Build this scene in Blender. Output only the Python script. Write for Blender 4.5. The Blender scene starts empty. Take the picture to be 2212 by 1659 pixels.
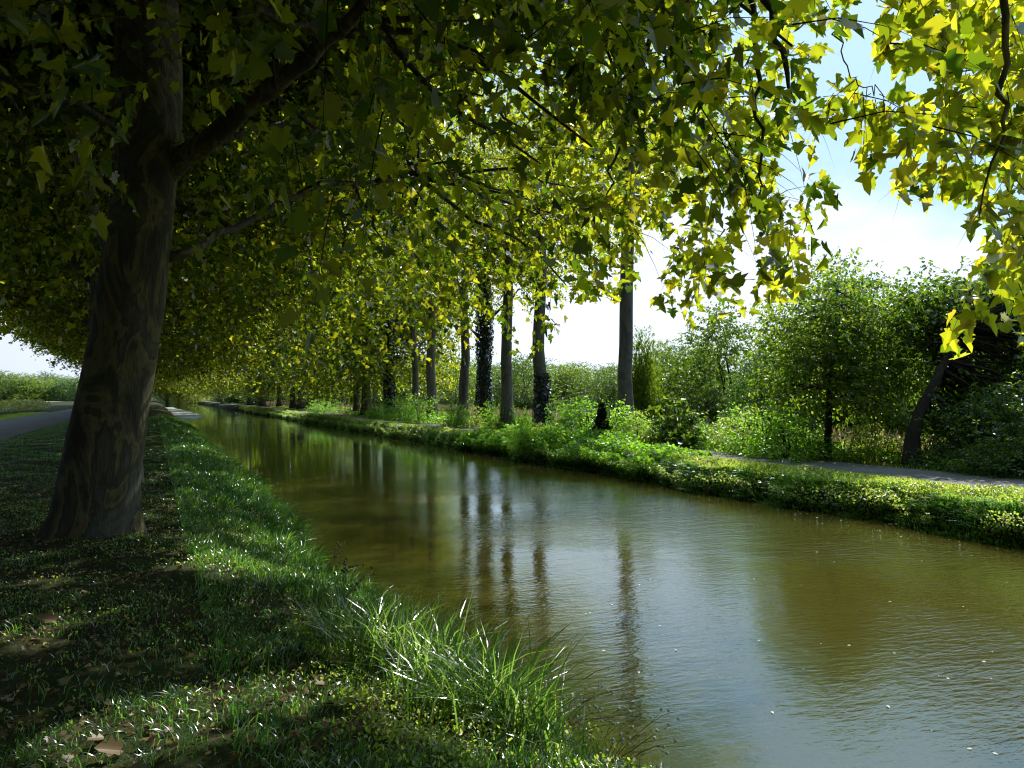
import bpy, math, random
import numpy as np
from mathutils import Vector
PI = math.pi
rs = np.random.RandomState(7)
SC = bpy.context.scene
COL = SC.collection

# ------------------------------------------------------------------ frame of the place
# x runs across the canal (to the right), y runs along it, z up. The photographer stands at 0,0.
A = math.radians(24.3); FPX = 1720.0; EYE = 1.65; HOR = 855.0; CXP = 1106.0
cA, sA = math.cos(A), math.sin(A)
def at(px, py, d):
    xc = (px-CXP)/FPX*d
    return np.array([cA*xc+sA*d, -sA*xc+cA*d, EYE+(HOR-py)/FPX*d])
def proj(P):
    d = sA*P[:, 0]+cA*P[:, 1]
    xc = cA*P[:, 0]-sA*P[:, 1]
    dd = np.where(np.abs(d) < .05, .05, d)
    return CXP+FPX*xc/dd, HOR-(P[:, 2]-EYE)*FPX/dd, d
WZ = -0.65                      # water level
TL, TR = 2.35, 11.95            # banks
SUN_AZ = math.radians(48.5); SUN_EL = math.radians(46)
SUN = np.array([math.sin(SUN_AZ)*math.cos(SUN_EL), math.cos(SUN_AZ)*math.cos(SUN_EL), math.sin(SUN_EL)])

def nz(x, y):
    return (np.sin(x*1.7+y*.9+1.3)+np.sin(x*.8-y*1.9+.4)+np.sin(x*3.1+y*2.3+2.)+np.sin(-x*2.2+y*3.7+5.))/4
def bank_l(s): return np.interp(s, [-5, 0, 4.2, 6.2, 10, 14, 20], [3.3, 3.1, 2.72, 2.36, 1.98, 2.2, 2.38]) + .08*np.sin(s*.9+.5)+.07*np.sin(s*2.3+1)
def bank_r(s): return TR + .14*np.sin(s*.7+.2)+.09*np.sin(s*1.9)+.05*np.sin(s*4.3+1)
def ground_z(t, s):
    t = np.asarray(t, float); s = np.asarray(s, float)
    bl = bank_l(s); br = bank_r(s)
    zl = np.interp(t-bl, [-60, -2.3, -1.5, -.7, 0, .5, 1.6], [0, 0, -.05, -.28, WZ, -.95, -1.4])
    zr = np.interp(t-br, [-1.6, -.3, 0, .10, .30, .8, 60], [-1.4, -.95, WZ, -.36, -.10, 0, 0])
    z = np.where(t < 7, zl, zr)
    soft = np.clip((13.2-t)/.4, 0, 1)*np.clip((t+4.6)/.6, 0, 1)
    return z + .035*nz(t*2, s*1.6)*soft + .02*nz(t*5, s*5)*soft

# ------------------------------------------------------------------ mesh helpers
def mesh_np(name, V, polys_sizes, loops, mat, smooth=False):
    me = bpy.data.meshes.new(name)
    V = np.asarray(V, np.float32).reshape(-1, 3)
    loops = np.asarray(loops, np.int32); sizes = np.asarray(polys_sizes, np.int32)
    me.vertices.add(len(V)); me.vertices.foreach_set('co', V.ravel())
    me.loops.add(len(loops)); me.loops.foreach_set('vertex_index', loops)
    me.polygons.add(len(sizes))
    st = np.concatenate([[0], np.cumsum(sizes)[:-1]]).astype(np.int32)
    me.polygons.foreach_set('loop_start', st)
    if smooth: me.polygons.foreach_set('use_smooth', np.ones(len(sizes), bool))
    me.update(calc_edges=True); me.validate()
    if mat: me.materials.append(mat)
    return me
def link(name, me, parent=None, **kw):
    o = bpy.data.objects.new(name, me); COL.objects.link(o)
    if parent: o.parent = parent
    for k, v in kw.items():
        if v is not None: o[k] = v
    return o
def empty(name, loc=(0, 0, 0), rz=0, label=None, category=None, group=None, scale=1):
    o = bpy.data.objects.new(name, None); COL.objects.link(o)
    o.empty_display_size = .3
    o.location = loc; o.rotation_euler = (0, 0, rz); o.scale = (scale,)*3 if np.isscalar(scale) else scale
    if label: o['label'] = label
    if category: o['category'] = category
    if group: o['group'] = group
    return o
class MB:
    def __init__(s): s.V = []; s.S = []; s.L = []; s.n = 0
    def add(s, V, faces):
        s.V.append(np.asarray(V, float).reshape(-1, 3))
        for f in faces: s.S.append(len(f)); s.L.extend([i+s.n for i in f])
        s.n += len(s.V[-1])
    def tube(s, pts, rad, n=6, lump=0., seed=0, lobes=None):
        pts = np.asarray(pts, float); m = len(pts); rad = np.asarray(rad, float)
        r = np.random.RandomState(seed)
        T = np.gradient(pts, axis=0); T /= np.linalg.norm(T, axis=1)[:, None]+1e-9
        up = np.array([0, 0, 1.]) if abs(T[0][2]) < .9 else np.array([1., 0, 0])
        a = np.cross(up, T[0]); a /= np.linalg.norm(a)
        th = np.arange(n)*2*PI/n
        V = []
        ph = r.uniform(0, 6, 8)
        for i in range(m):
            a = a-T[i]*a.dot(T[i]); a /= np.linalg.norm(a); b = np.cross(T[i], a)
            k = rad[i]*np.ones(n)
            if lump:
                k = k*(1+lump*(np.sin(2*th+ph[0]+i*.21)+.7*np.sin(3*th+ph[1]-i*.33)+.5*np.sin(5*th+ph[2]+i*.4)+.35*np.sin(7*th+i*.9+ph[3]))*.5+lump*.3*np.sin(i*.8+ph[4]))
            if lobes is not None: k = k*(1+lobes[i]*np.maximum(0, np.sin(5*th+ph[5])+.5*np.sin(3*th+ph[6])))
            V.append(pts[i]+np.outer(np.cos(th)*k, a)+np.outer(np.sin(th)*k, b))
        V = np.concatenate(V)
        F = []
        for i in range(m-1):
            for j in range(n):
                j2 = (j+1) % n
                F.append((i*n+j, i*n+j2, (i+1)*n+j2, (i+1)*n+j))
        F.append(tuple(range(n))[::-1]); F.append(tuple((m-1)*n+j for j in range(n)))
        s.add(V, F)
    def box(s, c, d):
        c = np.array(c); d = np.array(d)/2
        V = [c+d*np.array(q) for q in [(-1,-1,-1),(1,-1,-1),(1,1,-1),(-1,1,-1),(-1,-1,1),(1,-1,1),(1,1,1),(-1,1,1)]]
        s.add(V, [(0,3,2,1),(4,5,6,7),(0,1,5,4),(1,2,6,5),(2,3,7,6),(3,0,4,7)])
    def mesh(s, name, mat, smooth=True):
        return mesh_np(name, np.concatenate(s.V), s.S, s.L, mat, smooth)

# leaf templates: (verts, faces); x along the midrib, y across, z fold
def _sym(half, fold=.22, droop=.18):
    V = [(0, 0, 0), (1, 0, -droop)]
    n = len(half)
    for s in (1, -1):
        for x, y in half: V.append((x, s*y, fold*y-droop*x*x))
    f1 = [0]+[2+i for i in range(n)]+[1]
    f2 = [0, 1]+[2+n+i for i in range(n-1, -1, -1)]
    return np.array(V, float), [f1, f2]
PLANE = _sym([(-.10, .16), (.0, .46), (.20, .30), (.40, .60), (.52, .26), (.76, .24)], droop=.22)
MID = _sym([(-.02, .40), (.38, .52), (.58, .22)])
_P = [(-.10, .16), (.0, .46), (.20, .30), (.40, .60), (.52, .26), (.76, .24)]
PLANES = [PLANE, _sym([(-.08, .14), (.04, .36), (.18, .24), (.46, .48), (.54, .2), (.8, .17)], .55, .5), _sym([(-.12, .2), (-.04, .5), (.16, .36), (.34, .66), (.5, .34), (.7, .3)], .1, -.15),
          _sym([(-.06, .12), (.1, .30), (.2, .2), (.44, .38), (.56, .16), (.78, .14)], .9, .3)]
MIDS = [MID, _sym([(.0, .3), (.42, .38), (.6, .16)], .7, .45), _sym([(-.04, .42), (.34, .56), (.55, .26)], .1, -.1)]
OVAL = _sym([(.3, .30), (.7, .22)], .3, .1)
QUAD = (np.array([(0, 0, 0), (.5, .32, .08), (1, 0, -.08), (.5, -.32, .08)], float), [[0, 2, 1], [0, 3, 2]])
def nrm(v): return v/(np.linalg.norm(v, axis=-1, keepdims=True)+1e-9)
def leaf_arrays(P, D, N, S, tpl):
    tv, tf = tpl; K = len(tv)
    D = nrm(D); N = nrm(N-D*(N*D).sum(1)[:, None]); B = np.cross(N, D)
    S = np.asarray(S)[:, None, None]
    V = P[:, None, :]+S*(tv[None, :, 0:1]*D[:, None]+tv[None, :, 1:2]*B[:, None]+tv[None, :, 2:3]*N[:, None])
    n = len(P)
    lt = np.concatenate([np.array(f) for f in tf]); sz = np.array([len(f) for f in tf])
    L = (lt[None, :]+(np.arange(n)*K)[:, None]).ravel()
    return V.reshape(-1, 3), np.tile(sz, n), L
def leaf_mesh(name, P, D, N, S, tpl, mat):
    alts = PLANES if tpl is PLANE else (MIDS if tpl is MID else [tpl])
    S = np.asarray(S, float); pick = np.random.RandomState(len(P)).randint(0, len(alts), len(P))
    Vs, ss_, Ls, off = [], [], [], 0
    for a, tp in enumerate(alts):
        k = pick == a
        V, s, L = leaf_arrays(P[k], D[k], N[k], S[k], tp)
        Vs.append(V); ss_.append(s); Ls.append(L+off); off += len(V)
    V, s, L = np.concatenate(Vs), np.concatenate(ss_), np.concatenate(Ls)
    return mesh_np(name, V, s, L, mat)
def sprays(r, P0, D0, L, n, size, droop=.45):
    """leaves set alternately along drooping twigs -> leaf base, direction, normal, size, twig ends"""
    m = len(P0); D0 = nrm(D0); L = np.broadcast_to(np.asarray(L, float), (m,))
    t = (np.linspace(.12, 1, n)[None]+r.uniform(-.04, .04, (m, n)))
    down = np.array([0, 0, -1.])
    pos = P0[:, None]+D0[:, None]*(L[:, None]*t)[..., None]+down*(droop*L[:, None]*t*t)[..., None]
    side = nrm(np.cross(D0, down)+r.normal(0, .15, (m, 3)))
    sgn = np.where(np.arange(n) % 2 == 0, 1., -1.)[None, :, None]
    d = side[:, None]*sgn*.8+D0[:, None]*.45+r.normal(0, .42, (m, n, 3))+down*r.uniform(.0, 1.1, (m, n, 1))
    d = nrm(d)
    pos = pos+d*.05
    N = np.array([0, 0, 1.])*.75+r.normal(0, .55, (m, n, 3))
    sz = r.uniform(.6, 1.12, (m, n))*size
    return pos.reshape(-1, 3), d.reshape(-1, 3), N.reshape(-1, 3), sz.ravel(), (P0, D0, L, droop)
def twig_mesh(name, tw, mat, r0=.006):
    """thin three-sided twigs under the sprays"""
    P0, D0, L, droop = tw
    m = len(P0)
    ts = np.array([0, .35, .7, 1.]); down = np.array([0, 0, -1.])
    C = P0[:, None]+D0[:, None]*(L[:, None]*ts)[..., None]+down*(droop*L[:, None]*ts*ts)[..., None]
    a = nrm(np.cross(D0, down)+1e-3); b = np.cross(D0, a)
    V = []
    for k in range(3):
        c, s = math.cos(k*2*PI/3), math.sin(k*2*PI/3)
        V.append(C+(a*c+b*s)[:, None]*(r0*(1.1-ts))[None, :, None])
    V = np.stack(V, 2).reshape(m, 12, 3)
    f = []
    for i in range(3):
        for k in range(3): f += [i*3+k, i*3+(k+1) % 3, (i+1)*3+(k+1) % 3, (i+1)*3+k]
    f = np.array(f)
    return mesh_np(name, V.reshape(-1, 3), np.full(m*9, 4), (f[None]+(np.arange(m)*12)[:, None]).ravel(), mat)
def in_poly(px, py, poly):
    inside = np.zeros(len(px), bool); n = len(poly)
    for i in range(n):
        x1, y1 = poly[i]; x2, y2 = poly[(i+1) % n]
        c = ((y1 > py) != (y2 > py)) & (px < (x2-x1)*(py-y1)/((y2-y1) or 1e-9)+x1)
        inside ^= c
    return inside

# ------------------------------------------------------------------ materials
def newmat(name):
    m = bpy.data.materials.new(name); m.use_nodes = True
    nt = m.node_tree; nt.nodes.clear()
    return m, nt, nt.nodes, nt.links
def ramp(N, stops, interp='LINEAR'):
    r = N.new('ShaderNodeValToRGB'); e = r.color_ramp.elements; r.color_ramp.interpolation = interp
    while len(e) < len(stops): e.new(.5)
    for i, (p, c) in enumerate(stops): e[i].position = p; e[i].color = (*c, 1)
    return r
def noise(N, L, vec, scale, detail=3, rough=.55, dist=0):
    n = N.new('ShaderNodeTexNoise'); n.inputs['Scale'].default_value = scale
    n.inputs['Detail'].default_value = detail; n.inputs['Roughness'].default_value = rough
    n.inputs['Distortion'].default_value = dist
    if vec is not None: L.new(vec, n.inputs['Vector'])
    return n
def mixc(N, L, fac, a, b, mode='MIX'):
    m = N.new('ShaderNodeMix'); m.data_type = 'RGBA'; m.blend_type = mode
    for s, v in ((m.inputs[0], fac), (m.inputs[6], a), (m.inputs[7], b)):
        if isinstance(v, bpy.types.NodeSocket): L.new(v, s)
        elif isinstance(v, (int, float)): s.default_value = v
        else: s.default_value = (*v, 1)
    return m.outputs[2]
def leafmat(name, refl, trans, tw=.55, gloss=.06, rough=.4, world_scale=.6, jitter=True):
    """refl / trans: lists of colours a leaf can take; light passes through the blade"""
    m, nt, N, L = newmat(name)
    geo = N.new('ShaderNodeNewGeometry'); tc = N.new('ShaderNodeTexCoord')
    n1 = noise(N, L, geo.outputs['Position'], world_scale, 2)
    add = N.new('ShaderNodeMath'); add.operation = 'MULTIPLY_ADD'
    L.new(n1.outputs['Fac'], add.inputs[0]); add.inputs[1].default_value = .38
    m2 = N.new('ShaderNodeMath'); m2.operation = 'MULTIPLY'; m2.inputs[1].default_value = .68
    L.new(geo.outputs['Random Per Island'], m2.inputs[0]); L.new(m2.outputs[0], add.inputs[2])
    k = len(refl)
    pos = [0, .3, .6, .85, .965, .99][:k] if k > 3 else [0, .5, .9][:k]
    ra = ramp(N, list(zip(pos, refl))); rb = ramp(N, list(zip(pos, trans)))
    L.new(add.outputs[0], ra.inputs[0]); L.new(add.outputs[0], rb.inputs[0])
    d = N.new('ShaderNodeBsdfDiffuse'); t = N.new('ShaderNodeBsdfTranslucent'); g = N.new('ShaderNodeBsdfGlossy')
    g.inputs['Roughness'].default_value = rough; g.inputs['Color'].default_value = (.9, .95, 1, 1)
    L.new(ra.outputs[0], d.inputs[0]); L.new(rb.outputs[0], t.inputs[0])
    a = N.new('ShaderNodeMixShader'); a.inputs[0].default_value = tw
    L.new(d.outputs[0], a.inputs[1]); L.new(t.outputs[0], a.inputs[2])
    lw = N.new('ShaderNodeLayerWeight'); lw.inputs[0].default_value = .25
    mm = N.new('ShaderNodeMath'); mm.operation = 'MULTIPLY'; mm.inputs[1].default_value = gloss*4
    ma = N.new('ShaderNodeMath'); ma.operation = 'ADD'; ma.inputs[1].default_value = gloss*.4
    L.new(lw.outputs['Fresnel'], mm.inputs[0]); L.new(mm.outputs[0], ma.inputs[0])
    b = N.new('ShaderNodeMixShader'); L.new(ma.outputs[0], b.inputs[0])
    L.new(a.outputs[0], b.inputs[1]); L.new(g.outputs[0], b.inputs[2])
    o = N.new('ShaderNodeOutputMaterial'); L.new(b.outputs[0], o.inputs[0])
    return m
M = {}
M['plane'] = leafmat('plane_leaf', [(.018, .035, .006), (.03, .055, .008), (.045, .07, .01), (.07, .085, .012), (.12, .07, .01), (.16, .05, .01)],
                     [(.14, .26, .01), (.36, .52, .015), (.84, .88, .025), (1., .96, .04), (.85, .55, .04), (.75, .25, .03)], tw=.78, gloss=.04)  # wide per-leaf spread paints sunlit and shaded flecks into the crown
M['plane_shaded'] = leafmat('plane_leaf_shaded', [(.008, .018, .003), (.014, .028, .004), (.02, .036, .005), (.03, .045, .006)],
                     [(.07, .17, .008), (.17, .32, .01), (.62, .74, .02), (1., .96, .03)], tw=.6, gloss=.03)  # darker copy of the plane leaf, with canopy shade put into its colours
M['row'] = leafmat('row_leaf', [(.02, .035, .006), (.03, .055, .008), (.05, .07, .01), (.07, .08, .012)],
                   [(.12, .24, .01), (.34, .48, .015), (.85, .88, .03), (1., .96, .04)], tw=.65, gloss=.04)
M['wood'] = leafmat('wood_leaf', [(.018, .036, .004), (.028, .055, .006), (.045, .08, .008), (.08, .11, .012)],
                    [(.14, .34, .02), (.24, .46, .025), (.38, .58, .03), (.6, .7, .04)], tw=.55, gloss=.02, world_scale=.9)
M['wood_blue'] = leafmat('bluish_leaf', [(.012, .032, .008), (.02, .05, .012), (.035, .07, .016)],
                         [(.08, .28, .03), (.16, .40, .04), (.36, .56, .05)], tw=.45, gloss=.03)
M['wood_dark'] = leafmat('dark_wood_leaf', [(.014, .03, .005), (.022, .045, .007), (.035, .06, .01)],
                         [(.10, .24, .015), (.2, .38, .02), (.5, .66, .04)], tw=.5, gloss=.025)
M['shrub'] = leafmat('shrub_leaf', [(.04, .10, .012), (.06, .14, .018), (.09, .18, .02)],
                     [(.25, .66, .02), (.38, .8, .03), (.6, .9, .05)], tw=.7, gloss=.03, world_scale=1.5)
M['ivy'] = leafmat('ivy_leaf', [(.006, .016, .004), (.01, .024, .006), (.016, .034, .008)],
                   [(.02, .06, .01), (.03, .08, .01), (.05, .1, .02)], tw=.2, gloss=.08)
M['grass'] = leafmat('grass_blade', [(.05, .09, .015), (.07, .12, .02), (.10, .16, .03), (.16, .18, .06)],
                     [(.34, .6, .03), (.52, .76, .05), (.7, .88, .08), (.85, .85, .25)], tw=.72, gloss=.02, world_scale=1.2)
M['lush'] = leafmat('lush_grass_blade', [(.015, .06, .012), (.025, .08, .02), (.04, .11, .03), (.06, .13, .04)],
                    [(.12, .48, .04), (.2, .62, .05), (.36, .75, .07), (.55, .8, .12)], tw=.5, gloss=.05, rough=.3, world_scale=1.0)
M['sedge'] = leafmat('sedge_blade', [(.03, .08, .015), (.05, .11, .02), (.09, .15, .05)],
                     [(.2, .55, .04), (.4, .75, .07), (.75, .88, .3)], tw=.55, gloss=.03, rough=.28, world_scale=2)
M['weed'] = leafmat('weed_leaf', [(.05, .09, .015), (.07, .13, .02), (.11, .17, .035), (.22, .24, .12)],
                    [(.34, .6, .03), (.5, .76, .05), (.68, .86, .08), (.85, .85, .3)], tw=.70, gloss=.03, world_scale=1.6)
M['dryleaf'] = leafmat('dry_leaf', [(.07, .035, .015), (.13, .075, .035), (.20, .14, .075), (.27, .21, .13)],
                       [(.2, .1, .03), (.3, .18, .06), (.4, .28, .1), (.5, .4, .2)], tw=.15, gloss=.012, world_scale=3)
M['straw'] = leafmat('straw', [(.18, .13, .06), (.26, .20, .10), (.36, .29, .17)],
                     [(.4, .3, .12), (.5, .4, .2), (.6, .5, .3)], tw=.3, gloss=.03)
M['crop'] = leafmat('crop_leaf', [(.14, .16, .02), (.24, .24, .03), (.42, .38, .08)],
                    [(.4, .55, .05), (.65, .7, .07), (.85, .75, .12)], tw=.45)
def barkmat(name, cols, scale=3., bump=.35):
    m, nt, N, L = newmat(name)
    tc = N.new('ShaderNodeTexCoord'); mp = N.new('ShaderNodeMapping'); mp.inputs['Scale'].default_value = (1, 1, .45)
    L.new(tc.outputs['Object'], mp.inputs[0])
    n1 = noise(N, L, mp.outputs[0], scale, 4, .6, .6)
    r = ramp(N, [(.30, cols[0]), (.42, cols[1]), (.50, cols[2]), (.53, cols[1]), (.62, cols[3]), (.72, cols[0])])
    L.new(n1.outputs['Fac'], r.inputs[0])
    mp2 = N.new('ShaderNodeMapping'); mp2.inputs['Scale'].default_value = (1, 1, .35)
    L.new(tc.outputs['Object'], mp2.inputs[0])
    n2 = noise(N, L, mp2.outputs[0], scale*9, 5, .7, .3)
    c = mixc(N, L, .75, r.outputs[0], n2.outputs['Color'], 'OVERLAY')
    hs = N.new('ShaderNodeHueSaturation'); hs.inputs['Saturation'].default_value = .75; L.new(c, hs.inputs['Color'])
    p = N.new('ShaderNodeBsdfPrincipled'); p.inputs['Roughness'].default_value = .85
    p.inputs['Specular IOR Level'].default_value = .25
    L.new(hs.outputs[0], p.inputs['Base Color'])
    add = N.new('ShaderNodeMath'); L.new(n1.outputs['Fac'], add.inputs[0]); L.new(n2.outputs['Fac'], add.inputs[1])
    b = N.new('ShaderNodeBump'); b.inputs['Strength'].default_value = bump; b.inputs['Distance'].default_value = .05
    L.new(add.outputs[0], b.inputs['Height']); L.new(b.outputs[0], p.inputs['Normal'])
    o = N.new('ShaderNodeOutputMaterial'); L.new(p.outputs[0], o.inputs[0])
    return m
M['bark'] = barkmat('plane_bark', [(.045, .04, .03), (.07, .062, .04), (.20, .16, .05), (.13, .12, .09)], 2.0, .8)
M['bark_row'] = barkmat('row_bark', [(.10, .09, .075), (.15, .135, .115), (.20, .17, .13), (.11, .10, .085)], 2., .8)
M['bark_dark'] = barkmat('dark_bark', [(.03, .027, .02), (.05, .04, .03), (.06, .05, .035), (.04, .035, .03)], 4., .5)
M['bark_pale'] = barkmat('pale_bark', [(.35, .33, .26), (.5, .48, .4), (.28, .24, .12), (.6, .58, .5)], 3., .3)

def groundmat():
    m, nt, N, L = newmat('ground_soil')
    g = N.new('ShaderNodeNewGeometry'); sep = N.new('ShaderNodeSeparateXYZ'); L.new(g.outputs['Position'], sep.inputs[0])
    n1 = noise(N, L, g.outputs['Position'], .9, 6, .65); n2 = noise(N, L, g.outputs['Position'], 14, 6, .75)
    n3 = noise(N, L, g.outputs['Position'], 60, 3, .7)
    r1 = ramp(N, [(.38, (.035, .028, .016)), (.48, (.04, .045, .014)), (.58, (.03, .065, .012)), (.7, (.06, .09, .02))])
    L.new(n1.outputs['Fac'], r1.inputs[0])
    r2 = ramp(N, [(.4, (.012, .012, .006)), (.55, (.05, .055, .02)), (.68, (.13, .10, .06)), (.78, (.22, .18, .11))])
    L.new(n2.outputs['Fac'], r2.inputs[0])
    c = mixc(N, L, .5, r1.outputs[0], r2.outputs[0])
    c = mixc(N, L, .35, c, n3.outputs['Color'], 'OVERLAY')
    # wet dark mud; above the water line, undercut shade painted into the colour
    mr = N.new('ShaderNodeMapRange'); mr.inputs[1].default_value = WZ-.02; mr.inputs[2].default_value = WZ+.36
    L.new(sep.outputs[2], mr.inputs[0])
    c = mixc(N, L, mr.outputs[0], (.012, .01, .006), c)
    # far fields pale and green
    mf = N.new('ShaderNodeMapRange'); mf.inputs[1].default_value = 25; mf.inputs[2].default_value = 45
    ab = N.new('ShaderNodeMath'); ab.operation = 'ABSOLUTE'; L.new(sep.outputs[0], ab.inputs[0]); L.new(ab.outputs[0], mf.inputs[0])
    nf = noise(N, L, g.outputs['Position'], .05, 3)
    rf = ramp(N, [(.4, (.07, .11, .025)), (.5, (.2, .16, .07)), (.6, (.09, .12, .03))]); L.new(nf.outputs['Fac'], rf.inputs[0])
    c = mixc(N, L, mf.outputs[0], c, rf.outputs[0])
    p = N.new('ShaderNodeBsdfPrincipled'); p.inputs['Roughness'].default_value = .95; p.inputs['Specular IOR Level'].default_value = .15
    L.new(c, p.inputs['Base Color'])
    b = N.new('ShaderNodeBump'); b.inputs['Strength'].default_value = .8; b.inputs['Distance'].default_value = .03
    L.new(n2.outputs['Fac'], b.inputs['Height']); L.new(b.outputs[0], p.inputs['Normal'])
    o = N.new('ShaderNodeOutputMaterial'); L.new(p.outputs[0], o.inputs[0])
    return m
M['ground'] = groundmat()
def pavemat(name, c0, c1, c2):
    m, nt, N, L = newmat(name)
    g = N.new('ShaderNodeNewGeometry')
    n1 = noise(N, L, g.outputs['Position'], .6, 4, .6); n2 = noise(N, L, g.outputs['Position'], 35, 5, .8)
    r1 = ramp(N, [(.35, c0), (.55, c1), (.7, c2)]); L.new(n1.outputs['Fac'], r1.inputs[0])
    c = mixc(N, L, .5, r1.outputs[0], n2.outputs['Color'], 'OVERLAY')
    hs = N.new('ShaderNodeHueSaturation'); hs.inputs['Saturation'].default_value = .6; L.new(c, hs.inputs['Color'])
    p = N.new('ShaderNodeBsdfPrincipled'); p.inputs['Roughness'].default_value = .8; L.new(hs.outputs[0], p.inputs['Base Color'])
    b = N.new('ShaderNodeBump'); b.inputs['Strength'].default_value = .4; b.inputs['Distance'].default_value = .01
    L.new(n2.outputs['Fac'], b.inputs['Height']); L.new(b.outputs[0], p.inputs['Normal'])
    o = N.new('ShaderNodeOutputMaterial'); L.new(p.outputs[0], o.inputs[0])
    return m
M['path'] = pavemat('towpath_tarmac', (.12, .11, .10), (.16, .15, .14), (.21, .20, .18))
M['road'] = pavemat('road_asphalt', (.055, .06, .075), (.08, .085, .10), (.11, .115, .13))
M['tan'] = pavemat('stubble_field', (.26, .18, .10), (.32, .23, .13), (.22, .17, .09))
M['pale_flat'] = pavemat('pale_strip_surface', (.42, .44, .47), (.5, .52, .55), (.45, .47, .5))
def watermat():
    m, nt, N, L = newmat('canal_water')
    g = N.new('ShaderNodeNewGeometry'); P = g.outputs['Position']
    mp = N.new('ShaderNodeMapping'); mp.inputs['Rotation'].default_value = (0, 0, -math.radians(35)); mp.inputs['Scale'].default_value = (1, 2.6, 1)
    # turn so the wave crests lie across the view
    mp.inputs['Rotation'].default_value = (0, 0, math.radians(24+12))
    L.new(P, mp.inputs[0])
    w1 = noise(N, L, mp.outputs[0], 6.5, 3, .55, .3)
    w2 = noise(N, L, mp.outputs[0], 1.6, 2, .5, .2)
    w3 = noise(N, L, mp.outputs[0], 22, 2, .5)
    # breeze patches: calm water under the left trees and far away, ruffled water near the right
    br = noise(N, L, P, .17, 2, .5, .5)
    sep = N.new('ShaderNodeSeparateXYZ'); L.new(P, sep.inputs[0])
    mx = N.new('ShaderNodeMapRange'); mx.inputs[1].default_value = 2.5; mx.inputs[2].default_value = 8; mx.inputs[3].default_value = .4; mx.inputs[4].default_value = 1.9
    L.new(sep.outputs[0], mx.inputs[0])
    my = N.new('ShaderNodeMapRange'); my.inputs[1].default_value = 7; my.inputs[2].default_value = 26; my.inputs[3].default_value = 1; my.inputs[4].default_value = .13
    L.new(sep.outputs[1], my.inputs[0])
    bm = N.new('ShaderNodeMapRange'); bm.inputs[1].default_value = .38; bm.inputs[2].default_value = .6; bm.inputs[3].default_value = .25; bm.inputs[4].default_value = 1
    L.new(br.outputs['Fac'], bm.inputs[0])
    def mul(a, b):
        q = N.new('ShaderNodeMath'); q.operation = 'MULTIPLY'
        for i, v in enumerate((a, b)):
            if isinstance(v, (int, float)): q.inputs[i].default_value = v
            else: L.new(v, q.inputs[i])
        return q.outputs[0]
    def add(a, b):
        q = N.new('ShaderNodeMath'); L.new(a, q.inputs[0]); L.new(b, q.inputs[1]); return q.outputs[0]
    amp = mul(mul(mx.outputs[0], my.outputs[0]), bm.outputs[0])
    h = add(mul(w1.outputs['Fac'], .010), mul(w2.outputs['Fac'], .010)); h = add(h, mul(w3.outputs['Fac'], .0018))
    h = mul(h, amp)
    b = N.new('ShaderNodeBump'); b.inputs['Strength'].default_value = 1; b.inputs['Distance'].default_value = 1.
    L.new(h, b.inputs['Height'])
    nc = noise(N, L, P, .25, 2)
    rc = ramp(N, [(.35, (.072, .062, .011)), (.65, (.088, .077, .014))]); L.new(nc.outputs['Fac'], rc.inputs[0])
    d = N.new('ShaderNodeBsdfPrincipled'); d.subsurface_method = 'BURLEY'; L.new(rc.outputs[0], d.inputs['Base Color'])
    d.inputs['Subsurface Weight'].default_value = 1; d.inputs['Subsurface Radius'].default_value = (1., .9, .6); d.inputs['Subsurface Scale'].default_value = 1.1
    d.inputs['Specular IOR Level'].default_value = 0; d.inputs['Roughness'].default_value = 1
    gl = N.new('ShaderNodeBsdfGlossy'); gl.inputs['Roughness'].default_value = .015; gl.inputs['Color'].default_value = (.80, .94, 1, 1)
    L.new(b.outputs[0], gl.inputs['Normal'])
    fr = N.new('ShaderNodeFresnel'); fr.inputs[0].default_value = 2.35; L.new(b.outputs[0], fr.inputs['Normal'])
    mx2 = N.new('ShaderNodeMixShader'); L.new(fr.outputs[0], mx2.inputs[0]); L.new(d.outputs[0], mx2.inputs[1]); L.new(gl.outputs[0], mx2.inputs[2])
    o = N.new('ShaderNodeOutputMaterial'); L.new(mx2.outputs[0], o.inputs[0])
    return m
M['water'] = watermat()
def plainmat(name, col, rough=.7):
    m, nt, N, L = newmat(name)
    tc = N.new('ShaderNodeTexCoord'); n = noise(N, L, tc.outputs['Object'], 8, 4)
    c = mixc(N, L, .4, col, n.outputs['Color'], 'OVERLAY')
    p = N.new('ShaderNodeBsdfPrincipled'); p.inputs['Roughness'].default_value = rough; L.new(c, p.inputs['Base Color'])
    o = N.new('ShaderNodeOutputMaterial'); L.new(p.outputs[0], o.inputs[0]); return m
M['postgrey'] = plainmat('weathered_post', (.2, .19, .17))
M['postdark'] = plainmat('dark_post', (.05, .045, .04))
M['seed'] = plainmat('dry_seed_head', (.05, .03, .015))
M['petal'] = plainmat('white_petal', (.8, .8, .72))

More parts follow.
